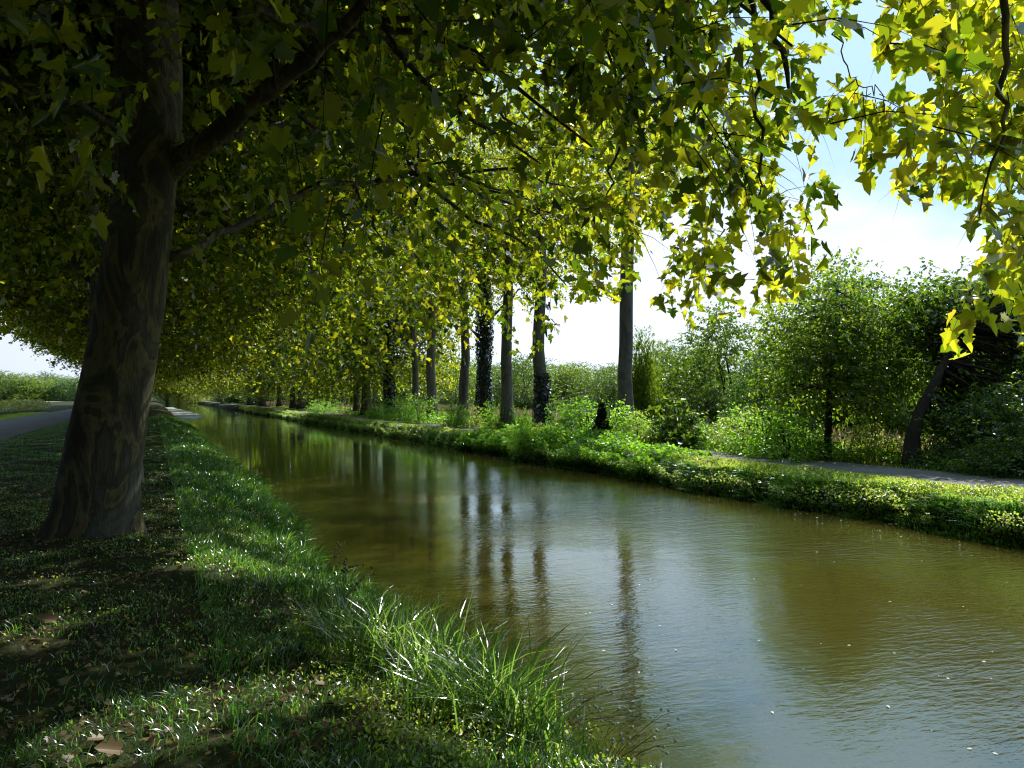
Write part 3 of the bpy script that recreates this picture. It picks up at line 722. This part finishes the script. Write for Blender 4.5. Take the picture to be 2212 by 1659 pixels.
custom_tree('leafy_tree', (p[0], p[1], -.02), [at(1785, 995, yc), at(1792, 900, yc), at(1795, 800, yc), at(1805, 700, yc), at(1810, 610, yc)], [.11, .085, .07, .05, .02],
            scat([(1690, 700), (1740, 640), (1790, 590), (1850, 600), (1900, 680), (1920, 800), (1900, 880), (1700, 860), (1660, 760)], 95, yc-1.5, yc+1.7, 71),
            22, 9, .12, OVAL, M['wood'], 'slim-trunked bright green tree with small leaves right beside the towpath', spread=.33, L=.45, seed=72)
p2, yc2 = base_at(1965, 1008)
custom_tree('leafy_tree', (p2[0], p2[1], -.02), [at(1965, 1012, yc2), at(1972, 940, yc2), at(1995, 870, yc2), at(2030, 810, yc2), at(2052, 760, yc2), at(2075, 700, yc2)], [.24, .16, .12, .09, .06, .03],
            scat([(1930, 720), (1960, 660), (2060, 620), (2200, 600), (2420, 600), (2420, 960), (2060, 960), (2010, 860)], 165, yc2+.35, yc2+3.2, 73),
            24, 9, .14, OVAL, M['wood_dark'], 'dark tree with a thick trunk leaning right over the towpath', spread=.33, L=.45, seed=74)
bush('b', 1660, 960, 740, 'bluish green tree left of the slim-trunked bright green one', 'tree', 'leafy_tree', G1, .8)
bush('d', 1590, 932, 672, 'dark dense tree rising highest left of the bluish green one', 'tree', 'leafy_tree', G1, .95)
bush('g', 1745, 955, 700, 'light green tree filling the space behind the slim-trunked one', 'tree', 'leafy_tree', G1, .8)
bush('b', 1860, 945, 575, 'tall feathery tree rising above all others behind the towpath', 'tree', 'leafy_tree', G1, .75)
bush('d', 1905, 960, 720, 'dark tree tucked left of the thick leaning trunk', 'tree', 'leafy_tree', G1, .6)
bush('g2', 2080, 950, 640, 'green tree behind the thick leaning trunk', 'tree', 'leafy_tree', G1, .9)
bush('d', 2230, 955, 610, 'dark tree at the right edge behind the leaning one', 'tree', 'leafy_tree', G1, .9)
bush('d', 2130, 1010, 830, 'low dark thicket under the leaning tree at the right edge', 'bush', 'bush', None, 1.3)
bush('d', 2240, 1025, 800, 'black-green thicket cut by the right edge beside the towpath', 'bush', 'bush', None, 1.2)
bush('g', 1505, 905, 765, 'rounded green tree left of the dark dense tall one', 'tree', 'leafy_tree', G1, 1.0)
bush('d', 1450, 908, 745, 'dark tree just right of the nearest bare grey trunk', 'tree', 'leafy_tree', G1, .8)
bush('g', 1392, 935, 722, 'slender leafy sapling rising right beside the nearest bare trunk', 'tree', 'leafy_tree', G1, .33)
bush('g', 1432, 905, 745, 'thin feathery treetop right of the slender sapling', 'tree', 'leafy_tree', G1, .45)
bush('g', 1520, 900, 742, 'thin feathery treetop left of the dark dense tall tree', 'tree', 'leafy_tree', G1, .5)
bush('d', 1300, 890, 790, 'rounded bush seen left of the nearest bare grey trunk', 'bush', 'bush', None, 1.3)
bush('g', 1235, 888, 790, 'light green bush right of the rough ivied foot', 'bush', 'bush', None, 1.1)
bush('d', 1130, 890, 770, 'green tree seen between the ivied foot and the straight smooth trunk', 'tree', 'leafy_tree', G1, 1.0)
bush('d', 1075, 888, 785, 'small tree showing between the smooth trunk and the fully ivied one', 'tree', 'leafy_tree', G1, 1.)
bush('g2', 975, 880, 775, 'tree in the straw-coloured field right of the pale grey trunk', 'tree', 'leafy_tree', G1, 1.2)
bush('d', 915, 882, 770, 'leafy tree showing between the pale grey trunk and the slender one', 'tree', 'leafy_tree', G1, 1.1)
bush('d', 860, 884, 770, 'dark tree behind the bushy ivy-clad trunk', 'tree', 'leafy_tree', G1, 1.1)
bush('d', 735, 882, 780, 'dark tree filling the gap right of the stout far trunk', 'tree', 'leafy_tree', G1, 1.2)
bush('d', 690, 878, 790, 'dark far tree just right of the stout far trunk', 'tree', 'leafy_tree', G1, 1.)
bush('g', 1385, 885, 800, 'far green tree showing right behind the nearest bare trunk', 'tree', 'leafy_tree', G1, 1.2)
bush('g2', 1540, 880, 790, 'distant green tree over the tan weeds', 'tree', 'leafy_tree', G1, 1.6)
for i_, px in enumerate((1010, 1110, 1205, 1255, 1330)):
    bush('d', px, 884, 792-6*(i_ % 2), 'dark leafy field tree behind the trunks, %s of five from the left' % (['first']+ordn)[i_], 'tree', 'leafy_tree', 'dark trees just behind the row', 1.1)
far = [(620, 873), (580, 871), (800, 874), (950, 872), (1020, 872), (1170, 871), (1280, 872), (1450, 872)]
for i, (px, py) in enumerate(far):
    bush('gdgggdgg'[i] if False else ['d', 'd', 'g2', 'd', 'g2', 'd', 'd', 'g2'][i], px, py, py-78-8*(i % 3), 'distant field tree far behind the row, %s from the left' % (['first'] + ordn)[i], 'tree', 'leafy_tree', 'distant trees across the field', 1.8)
# shrubs of the right verge
SH = [('s', 1225, 955, 862, 'bright green feathery bush at the foot of the rough ivied trunk', 1.0), ('s', 1270, 958, 858, 'bright green bush right of the feathery one', 1.1), ('s', 1325, 962, 868, 'bright green bush left of the nearest bare trunk foot', 1.0),
      ('s', 1125, 958, 882, 'upright bright bush on the bank below the straight smooth trunk', .6), ('s2', 1400, 962, 905, 'leafy weeds right of the nearest bare trunk foot', 1.2), ('w', 1375, 965, 890, 'pale green weeds around the nearest bare trunk foot', .8),
      ('w', 1600, 978, 885, 'pale green bush beside the tan weeds', 1.1), ('s', 1650, 985, 870, 'green bush left of the slim-trunked tree', 1.), ('s2', 1700, 990, 900, 'low green bush close to the slim-trunked tree', 1.3), ('y', 1830, 990, 915, 'yellowish bush right of the slim trunk', 1.),
      ('w', 1880, 992, 900, 'weedy bush between the slim trunk and the leaning one', .9), ('y', 1915, 995, 915, 'yellow green bush touching the thick leaning trunk', .7), ('s2', 1755, 990, 930, 'small bright bush left under the slim trunk', 1.), ('s', 1545, 972, 905, 'light green bush right of the dark broad-leaved one', .9),
      ('s', 985, 925, 868, 'green bush right of the pale grey trunk', .9), ('s', 905, 915, 855, 'bright bush left foot of the pale grey trunk', 1.), ('s2', 865, 908, 862, 'bright bush between the slender trunk and ivy-clad one', 1.), ('y', 745, 895, 862, 'yellowish bush at the thin dark trunk', 1.3), ('s', 700, 893, 862, 'bright rounded bush right of the stout far trunk', 1.5),
      ('s', 1075, 925, 865, 'green bush between the smooth and fully ivied trunks', .8), ('w', 1160, 955, 915, 'low leafy weeds in front of the rough ivied foot', 1.2), ('s', 815, 905, 868, 'green bush right of the thick trunk with stake', .8), ('w', 1020, 925, 880, 'dull green bush left of the fully ivied trunk', .9)]
for k, px, pb_, pt, lab, w in SH: bush(k, px, pb_, pt, lab, wid=w)
# dark broad-leaved shrub in shadow
p, yc = base_at(1470, 966)
r = np.random.RandomState(5)
o = place('bush', bush_variant(81, 1.45, .8, 26, 9, 7, .17, M['wood_dark'], MID, zlo=.05, spread=.2, L=.35, trunk=.03), (p[0], p[1], 0), 0, 1.0, 'very dark broad-leaved bush in shade beside the towpath', 'bush')
# little dark pointed conifer
p, yc = base_at(1300, 955)
r = np.random.RandomState(6); n = 2600
z = r.uniform(.10, 1.12, n)**.9; q = (1.14-z)*.26*(1+.2*np.sin(z*31))*np.sqrt(r.uniform(.2, 1, n)); th = r.uniform(0, 6.28, n)
P = np.stack([q*np.cos(th), q*np.sin(th), z], 1); D = np.stack([np.cos(th), np.sin(th), .9+0*th], 1)+r.normal(0, .2, (n, 3))
p = at(1300, 955, yc-2.6)
o = empty('conifer', (p[0], p[1], -.02), 0, 'small near-black pointed conifer between bright green bushes', 'tree', scale=1.25)
link('crown', leaf_mesh('conifer', P, D, r.normal(0, 1, (n, 3)), r.uniform(.05, .1, n), QUAD, M['ivy']), o)
mb = MB(); mb.tube([(0, 0, -.05), (0, 0, .3), (0, 0, .9)], [.06, .05, .01], 8, .05); link('trunk', mb.mesh('conifer_trunk', M['bark_dark']), o)
# stakes
for px, pb_, pt, rad, m_, lab in [(974, 918, 866, .035, 'postdark', 'thin dark stake in the straw-coloured field'), (808, 903, 848, .06, 'postgrey', 'pale stake beside the thick trunk'),
                                  (2, 868, 852, .09, 'postdark', 'dark fence post at the far left edge of the road field'), (43, 868, 854, .09, 'postdark', 'dark fence post right of the one at the far left edge')]:
    p, yc = base_at(px, pb_); h = (pb_-pt)/FPX*yc
    mb = MB(); mb.tube([(0, 0, -.1), (0, 0, h*.5), (.02, 0, h*.97), (.02, 0, h)], [rad, rad, rad*.95, rad*.5], 8, .04)
    o = link('stake', mb.mesh('stake', M[m_]), label=lab, category='post'); o.location = (p[0], p[1], 0)

# ---- far left: hedge of crops and distant trees beyond the road
def scatter(n, t0, t1, s0, s1, seed, power=2.):
    r = np.random.RandomState(seed)
    return r, r.uniform(t0, t1, n), s0+(s1-s0)*r.uniform(0, 1, n)**power
r, t, s = scatter(26000, -15, -11, 14, 110, 91, 1.)
P = np.stack([t, s, r.uniform(.1, 1, len(t))**.6*(1.0+.35*nz(t*.7, s*.5))], 1)
link('crop_row', leaf_mesh('crops', P, r.normal(0, 1, P.shape)+np.array([0, 0, .6]), r.normal(0, 1, P.shape)+np.array([0, 0, 1]), r.uniform(.1, .22, len(P)), OVAL, M['crop']), kind='stuff', label='yellow green crops growing beyond the road on the left', category='crops')
for i in range(11):
    px = -60+i*24; p, yc = base_at(px, 866.5-(i % 3)*.6)
    k = (866-(817-(i*7 % 11)))/FPX*yc/5.0
    place('leafy_tree', BV[['g', 'b', 'g2', 'd'][i % 4]], (p[0], p[1], 0), i*1.7, (k*1.5, k*1.5, k), 'hazy tree in the far tree line left of the huge trunk, %s from the left' % (['first']+ordn)[i], 'tree', 'far tree line beyond the road')

# ------------------------------------------------------------------ grass and ground plants
def blades(name, r, t, s, h, w, mat, lean=(0, 0), bend=.6, parent=None, z=None, **kw):
    n = len(t); zb = ground_z(t, s) if z is None else z
    B = np.stack([t, s, zb-.01], 1)
    h = np.broadcast_to(h, (n,))*r.uniform(.55, 1.15, n); w = np.broadcast_to(w, (n,))*r.uniform(.7, 1.3, n)
    a = r.uniform(0, 2*PI, n); ld = np.stack([np.cos(a)+lean[0], np.sin(a)+lean[1], 0*a], 1); ld = nrm(ld)
    wd = np.stack([-ld[:, 1], ld[:, 0], 0*a], 1)+r.normal(0, .3, (n, 3)); wd = nrm(wd)
    bd = r.uniform(.25, 1.3, n)*bend
    V = []
    for u, ww in ((0, .8), (.38, 1.), (.74, .7), (1, .0)):
        c = B+np.array([0, 0, 1.])*(h*u*(1-.38*bd*u))[:, None]+ld*(h*bd*u*u*.9)[:, None]
        if ww > 0: V += [c-wd*(w*ww/2)[:, None], c+wd*(w*ww/2)[:, None]]
        else: V.append(c)
    V = np.stack(V, 1)
    f = np.array([0, 1, 3, 2, 2, 3, 5, 4, 4, 5, 6])
    me = mesh_np(name, V.reshape(-1, 3), np.tile([4, 4, 3], n), (f[None]+(np.arange(n)*7)[:, None]).ravel(), mat)
    return link(name, me, parent, **kw)
def inview(t, s, margin=150, dmin=1.6):
    P = np.stack([t, s, ground_z(t, s)], 1); px, py, d = proj(P)
    return (d > dmin) & (px > -margin) & (px < 2212+margin) & (py < 1659+margin*2)
# left lawn, short
r, t, s = scatter(190000, -5.1, .9, 1.5, 70, 101, 2.2)
k = inview(t, s) & ((nz(t*1.1, s*1.3)+r.normal(0, .3, len(t))) > np.interp(s, [0, 7, 12], [.15, .1, -.3])); t, s = t[k], s[k]
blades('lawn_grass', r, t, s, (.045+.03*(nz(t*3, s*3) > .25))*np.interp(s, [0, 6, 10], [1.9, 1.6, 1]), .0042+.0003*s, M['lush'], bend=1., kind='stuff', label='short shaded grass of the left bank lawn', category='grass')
# lush bank grass
r, t, s = scatter(150000, .35, 2.75, 1.5, 75, 102, 2.)
k = inview(t, s) & (t < bank_l(s)+.18) & ((nz(t*1.3, s*1.1)+r.normal(0, .25, len(t)) > np.interp(s, [0, 6, 9], [.15, .05, -.6]))); t, s = t[k], s[k]
hz = (.12+.09*np.clip(nz(t*1.9+3, s*1.5), -1, 1)+.08*np.clip(t-1.2, 0, 1))*np.interp(s, [0, 6, 9], [.6, .75, 1.15])
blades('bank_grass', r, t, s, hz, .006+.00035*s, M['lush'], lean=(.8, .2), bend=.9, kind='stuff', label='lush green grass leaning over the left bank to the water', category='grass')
# long soft blades spilling over the left water edge
r, t, s = scatter(15000, -.45, .12, 5.5, 60, 107, 1.8); t = bank_l(s)+t
k = inview(t, s) & (nz(s*1.7, s*.6+2)+r.normal(0, .3, len(t)) > -.35); t, s = t[k], s[k]
blades('edge_grass', r, t, s, .30+.10*nz(t*2, s*1.3), .007+.00035*s, M['lush'], lean=(.9, -.2), bend=1.2, kind='stuff', label='long soft grass spilling over the left edge of the water', category='grass')
# ragged growth on the steep face of the right bank
r, t, s = scatter(42000, -.04, .34, 4, 90, 108, 1.6); t = bank_r(s)+t
k = inview(t, s) & (nz(s*2.3, s*.9+1)+r.normal(0, .35, len(t)) > -.4); t, s = t[k], s[k]
blades('edge_grass', r, t, s, .20+.10*nz(t*3, s*1.7), .012+.0005*s, M['lush'], lean=(-1.3, 0), bend=1.2, kind='stuff', label='ragged grass hanging down the steep face of the far bank', category='grass')
# right bank grass
r, t, s = scatter(190000, 11.9, 13.65, 3.5, 130, 103, 1.7)
k = inview(t, s) & (t > bank_r(s)+.12); t, s = t[k], s[k]
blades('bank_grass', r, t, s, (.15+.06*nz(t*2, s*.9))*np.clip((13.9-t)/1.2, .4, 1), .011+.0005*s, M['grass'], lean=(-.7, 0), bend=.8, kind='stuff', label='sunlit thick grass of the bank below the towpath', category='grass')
# verge beyond the towpath
r, t, s = scatter(110000, 15.5, 24, 0, 120, 104, 1.4)
k = inview(t, s); t, s = t[k], s[k]
blades('verge_grass', r, t, s, .12+.28*np.clip((t-15.8)/2.5, 0, 1)*(1+.5*nz(t, s*.5)), .012+.0006*s, M['grass'], bend=.6, kind='stuff', label='tall rough grass and weeds behind the towpath', category='grass')
# straw weeds
r, t, s = scatter(60000, 17.5, 30, 8, 150, 105, 1.2)
k = inview(t, s) & (nz(t*.25+2, s*.13) > .05); t, s = t[k], s[k]
blades('dry_grass', r, t, s, .75+.2*nz(t, s*.4), .03+.0004*s, M['straw'], bend=.35, kind='stuff', label='dry straw-coloured grass behind the row of tall trees', category='grass')
# left verge
r, t, s = scatter(30000, -11.5, -9.3, 12, 90, 106, 1.5)
blades('verge_grass', r, t, s, .12, .02, M['grass'], kind='stuff', label='grass verge beyond the road on the left', category='grass')
# leafy weeds mounding over the right bank
def weeds(name, n, t0, t1, s0, s1, seed, power, hfun, size, mat, tpl, label, z0=None, flt=None):
    r, t, s = scatter(n, t0, t1, s0, s1, seed, power)
    k = inview(t, s)
    if flt is not None: k &= flt(t, s, r)
    t, s = t[k], s[k]; h = hfun(t, s)
    k = h > .03; t, s, h = t[k], s[k], h[k]
    z = np.maximum(ground_z(t, s), np.where(t > 7, np.interp(t-bank_r(s), [-.5, -.15, 0, .2], [-.20, -.28, -.58, -.5])+.08*nz(s*1.7, t*3), WZ+.02))+h*r.uniform(.05, 1, len(t))**.6
    P = np.stack([t, s, z], 1)
    D = r.normal(0, 1, P.shape)+np.array([-.4, 0, .1]); N = r.normal(0, .6, P.shape)+np.array([0, 0, 1.])
    link(name, leaf_mesh(name, P, D, N, r.uniform(.6, 1.2, len(P))*size*(1+.012*s), tpl, mat), kind='stuff', label=label, category='weeds')
weeds('bank_weeds', 150000, 11.6, 13.3, 3, 120, 111, 1.6, lambda t, s: (.12+.22*nz(t*1.1+1, s*.75)+.10*nz(t*3, s*2.2))*np.clip((13.2-t)/.8, .15, 1), .048, M['weed'], OVAL, 'leafy weeds mounding over the edge of the far bank', flt=lambda t, s, r: t > bank_r(s)-.2-.3*nz(s*1.1, s*.6))
weeds('bank_weeds', 26000, 11.7, 13.5, 17, 32, 112, 1.0, lambda t, s: (.45+.3*nz(t*1.1+1, s*.9))*np.exp(-((s-24)/6.5)**2), .085, M['shrub'], OVAL, 'taller bright weeds on the far bank below the nearest bare trunk')
weeds('bank_weeds', 60000, 15.5, 18.5, 0, 90, 113, 1.4, lambda t, s: .25+.3*nz(t*.9+1, s*.6), .08, M['shrub'], OVAL, 'broad-leaved weeds along the far side of the towpath', flt=lambda t, s, r: t > 15.75+.15*np.sin(s))
weeds('ground_plants', 14000, -3, 1.6, 1.6, 14, 114, 1.4, lambda t, s: .05+.08*nz(t*2.2+1, s*2.0), .022, M['weed'], OVAL, 'small creeping plants among the leaf litter on the left bank')
# near bank clover and weeds by the water
weeds('ground_plants', 16000, .9, 2.75, 1.6, 6.2, 115, 1.1, lambda t, s: .10+.14*nz(t*2.6, s*2.1+2), .026, M['weed'], OVAL, 'low leafy weeds at the water edge in the near corner', flt=lambda t, s, r: t < bank_l(s)+.2)
# leaf litter
r, t, s = scatter(11000, -4.2, 1.7, 1.6, 18, 121, 1.5); k = inview(t, s); t, s = t[k], s[k]
P = np.stack([t, s, ground_z(t, s)+.012+r.uniform(0, .02, len(t))], 1)
D = r.normal(0, 1, P.shape)*np.array([1, 1, .2]); N = r.normal(0, .3, P.shape)+np.array([0, 0, 1.])
link('leaf_litter', leaf_mesh('leaf_litter', P, D, N, r.uniform(.015, .055, len(P)), PLANE, M['dryleaf']), kind='stuff', label='dry brown leaf litter scattered on the ground under the trees', category='leaves')
# some separate large fallen leaves
LF = [(265, 1625, .11, 'largest pale brown fallen leaf lying flat in the sunny patch'), (335, 1600, .10, 'curled rust-brown fallen leaf right of the largest pale one'), (230, 1600, .09, 'curled fallen leaf left of the largest pale one'),
      (125, 1345, .13, 'orange brown fallen leaf on dark ground below the huge trunk'), (560, 1535, .10, 'pale yellow fallen leaf in the upper sunny streak'), (615, 1490, .09, 'cream fallen leaf near the top of the sunny streak'), (705, 1465, .09, 'pale fallen leaf lying farthest right of the sunny streak')]
for px, py, sz, lab in LF:
    p, yc = base_at(px, py); r2 = np.random.RandomState(int(px))
    P = np.array([[0, 0, .03]]); a = r2.uniform(0, 6)
    me = leaf_mesh('fallen_leaf', P, np.array([[math.cos(a), math.sin(a), .1]]), np.array([[-.45, -.45, 1.]]), [sz], _sym([(-.10, .16), (.0, .46), (.20, .30), (.40, .60), (.52, .26), (.76, .24)], .5, -.25), M['dryleaf'])
    o = link('fallen_leaf', me, label=lab, category='leaf', group='large fallen leaves on the left bank'); o.location = (p[0], p[1], float(ground_z(p[0], p[1])))
# tufts: (px, py, height, blades, mat, label)
TU = [(800, 1500, .34, 150, 'sedge', 'long-bladed sedge tuft arching over the water, upper left of the sedges'), (880, 1510, .34, 150, 'sedge', 'dense sedge tuft right of the upper left one'), (960, 1540, .30, 120, 'sedge', 'sedge tuft with pale arching tips in the middle of the sedges'),
      (1090, 1610, .34, 130, 'sedge', 'pale-tipped sedge fan nearest to the bottom edge'), (1030, 1590, .24, 90, 'sedge', 'low sedge tuft left of the pale-tipped fan'), (740, 1450, .26, 90, 'sedge', 'small sedge tuft closest to the dead stalks'),
      (1150, 1640, .22, 80, 'sedge', 'small sedge tuft at the water edge right of the pale fan'), (920, 1600, .20, 90, 'sedge', 'dark green sedge tuft in front of the middle one'),
      (290, 1530, .10, 90, 'lush', 'bright grass tuft right above the large fallen leaves'), (380, 1525, .11, 110, 'lush', 'silvery grass tuft right of the bright one in the sunny patch'), (240, 1510, .09, 60, 'lush', 'thin grass tuft left of the bright one in the sunny patch'),
      (400, 1625, .12, 50, 'lush', 'green grass tuft in the lowest sunny streak'), (320, 1650, .12, 40, 'lush', 'thin grass tuft left in the lowest sunny streak'), (60, 1640, .12, 60, 'lush', 'dark grass tuft in the bottom left corner'),
      (640, 1170, .24, 160, 'lush', 'bluish lit grass tuft on the bank crest beside the water'), (600, 1090, .22, 160, 'lush', 'bluish lit grass tuft farther along the bank crest')]
for px, py, h, nb, mk, lab in TU:
    nb = int(nb*1.7) if mk == 'sedge' else nb
    r = np.random.RandomState(int(px*7+py)); 
    yc = FPX*(EYE+(.35 if px > 700 else (.2 if py < 1300 and px > 500 else 0)))/(py-HOR); p = at(px, py, yc)
    rad = .05 if mk == 'lush' else .08
    rad *= 1.4 if mk == 'sedge' else 1; tt = r.normal(0, rad, nb); s_ = r.normal(0, rad*1.3, nb)
    gz = ground_z(p[0]+tt, p[1]+s_); g0 = float(ground_z(p[0], p[1]))
    g0 = max(g0, WZ)
    o = blades('grass_tuft', r, tt, s_, h*(2.2 if px > 900 else 1.8) if mk == 'sedge' else h*1.2, .011 if mk == 'sedge' else .004, M[mk], lean=(.45, .25), bend=1.1, z=np.maximum(gz, WZ)-g0, label=lab, category='grass tuft', group='grass tufts on the left bank')
    o.location = (p[0], p[1], g0)
# dead weed stalks with seed heads over the water
def dead_weed(px, py, d, seed, label, m1, n=9, H=.6):
    r = np.random.RandomState(seed); p = at(px, py, d); g0 = max(WZ-.02, float(ground_z(p[0], p[1])))
    o = empty('dead_weed', (p[0], p[1], g0), 0, label, 'weed')
    st = MB(); sh = MB()
    for k in range(n):
        e = np.array([r.uniform(-.1, .55), r.uniform(-.25, .3), H*r.uniform(.35, 1)]); Q = curve((0, 0, 0), e, r, .12, .15, 6)
        st.tube(Q, np.linspace(.004, .0015, 6), 4)
        for j in range(3):
            q = Q[3]+(Q[5]-Q[3])*r.uniform(0, 1)+r.normal(0, .035, 3); st.tube([Q[3], q], [.0015, .001], 3)
            a = np.linspace(0, 1, 5)[:, None]*np.array([0, 0, .022])+q
            sh.tube(a, [.002, .009, .011, .008, .001], 6)
    link('stalks', st.mesh('stalks', M['straw']), o); link('seed_heads', sh.mesh('seed_heads', M[m1]), o, kind='stuff')
dead_weed(745, 1330, 7.6, 1, 'dead stalks with dark seed heads leaning over the water from the left bank', 'seed', 9, .55)
dead_weed(700, 1240, 8.6, 2, 'single taller dead stalk clump behind the dark seed heads', 'seed', 4, .5)
dead_weed(1190, 1660, 5.1, 3, 'thin stems with small white flowers at the bottom edge over the water', 'petal', 12, .3)
dead_weed(1310, 1700, 4.8, 4, 'white-flowered stems nearest the lower right over the water', 'petal', 8, .26)
# floating bits on the water along the far bank and in the foreground
r, t, s = scatter(420, 9.5, 11.9, 5, 60, 131, 1.3)
t = TR-.1-np.abs(r.normal(0, .55, len(t))); r3, t2, s2 = scatter(60, 3.6, 10, 2.5, 9, 132, 1.)
t = np.concatenate([t, t2]); s = np.concatenate([s, s2])
P = np.stack([t, s, np.full(len(t), WZ+.006)], 1)
link('floating_leaves', leaf_mesh('floating', P, r.normal(0, 1, P.shape)*np.array([1, 1, 0]), np.array([[0, 0, 1.]])+r.normal(0, .15, P.shape), r.uniform(.012, .04, len(P)), OVAL, M['petal']), kind='stuff', label='pale leaves and petals floating on the canal', category='leaves')

# ------------------------------------------------------------------ light, sky, camera
w = bpy.data.worlds.new('World'); SC.world = w; w.use_nodes = True
nt = w.node_tree; N, L = nt.nodes, nt.links; N.clear()
sky = N.new('ShaderNodeTexSky'); sky.sky_type = 'NISHITA'; sky.sun_disc = False
sky.sun_elevation = SUN_EL; sky.sun_rotation = SUN_AZ; sky.air_density = 1.0; sky.dust_density = 1.2; sky.ozone_density = 1.5
tc = N.new('ShaderNodeTexCoord'); V = tc.outputs['Generated']
dot = N.new('ShaderNodeVectorMath'); dot.operation = 'DOT_PRODUCT'; L.new(V, dot.inputs[0]); dot.inputs[1].default_value = tuple(SUN)
sunside = N.new('ShaderNodeMapRange'); sunside.inputs[1].default_value = -.2; sunside.inputs[2].default_value = .55; sunside.inputs[3].default_value = .8; sunside.inputs[4].default_value = 11.5
L.new(dot.outputs['Value'], sunside.inputs[0])
mp = N.new('ShaderNodeMapping'); mp.inputs['Scale'].default_value = (1, 1, 2.6); mp.inputs['Location'].default_value = (.35, .2, .15); L.new(V, mp.inputs[0])
n1 = noise(N, L, mp.outputs[0], 2.2, 6, .5, .3)
sep = N.new('ShaderNodeSeparateXYZ'); L.new(V, sep.inputs[0])
el = N.new('ShaderNodeMapRange'); el.inputs[1].default_value = .03; el.inputs[2].default_value = .36; el.inputs[3].default_value = .26; el.inputs[4].default_value = -.10
L.new(sep.outputs[2], el.inputs[0])
ad = N.new('ShaderNodeMath'); L.new(n1.outputs['Fac'], ad.inputs[0]); L.new(el.outputs[0], ad.inputs[1])
rm = ramp(N, [(.47, (0, 0, 0)), (.60, (1, 1, 1))]); L.new(ad.outputs[0], rm.inputs[0])
wh = N.new('ShaderNodeVectorMath'); wh.operation = 'SCALE'; wh.inputs[0].default_value = (.88, .98, 1.13); L.new(sunside.outputs[0], wh.inputs['Scale'])
sb = N.new('ShaderNodeVectorMath'); sb.operation = 'MULTIPLY'; L.new(sky.outputs[0], sb.inputs[0]); sb.inputs[1].default_value = (.62, .78, .9)
hz_ = N.new('ShaderNodeVectorMath'); hz_.operation = 'SCALE'; hz_.inputs[0].default_value = (.42, .62, .78); L.new(sunside.outputs[0], hz_.inputs['Scale'])
sb2 = N.new('ShaderNodeVectorMath'); sb2.operation = 'MULTIPLY_ADD'; L.new(sb.outputs[0], sb2.inputs[0]); sb2.inputs[1].default_value = (.35, .35, .35); L.new(hz_.outputs[0], sb2.inputs[2])
col = mixc(N, L, rm.outputs[0], sb2.outputs[0], wh.outputs[0])
bg = N.new('ShaderNodeBackground'); bg.inputs[1].default_value = .10; L.new(col, bg.inputs[0])
out = N.new('ShaderNodeOutputWorld'); L.new(bg.outputs[0], out.inputs[0])
sl = bpy.data.lights.new('sun', 'SUN'); sl.energy = 5.; sl.angle = math.radians(.5); sl.color = (1, .95, .85)
so = bpy.data.objects.new('sun', sl); COL.objects.link(so)
so.rotation_euler = Vector(-SUN).to_track_quat('-Z', 'Y').to_euler(); so.location = (20, 20, 40)
cam = bpy.data.cameras.new('camera'); co = bpy.data.objects.new('camera', cam); COL.objects.link(co)
cam.lens = FPX/2212*36; cam.sensor_width = 36; cam.clip_end = 3000; cam.clip_start = .05
co.location = (0, 0, EYE); co.rotation_euler = (math.radians(90)+math.atan((HOR-829.5)/FPX), 0, -A)
SC.camera = co
SC.view_settings.view_transform = 'Standard'; SC.view_settings.look = 'None'; SC.view_settings.exposure = 0; SC.view_settings.gamma = 1
SC.render.engine = 'CYCLES'
cy = SC.cycles
cy.filter_width = 1.15; cy.max_bounces = 2; cy.diffuse_bounces = 1; cy.glossy_bounces = 2; cy.transmission_bounces = 1; cy.transparent_max_bounces = 4
cy.caustics_reflective = False; cy.caustics_refractive = False; cy.sample_clamp_indirect = 4
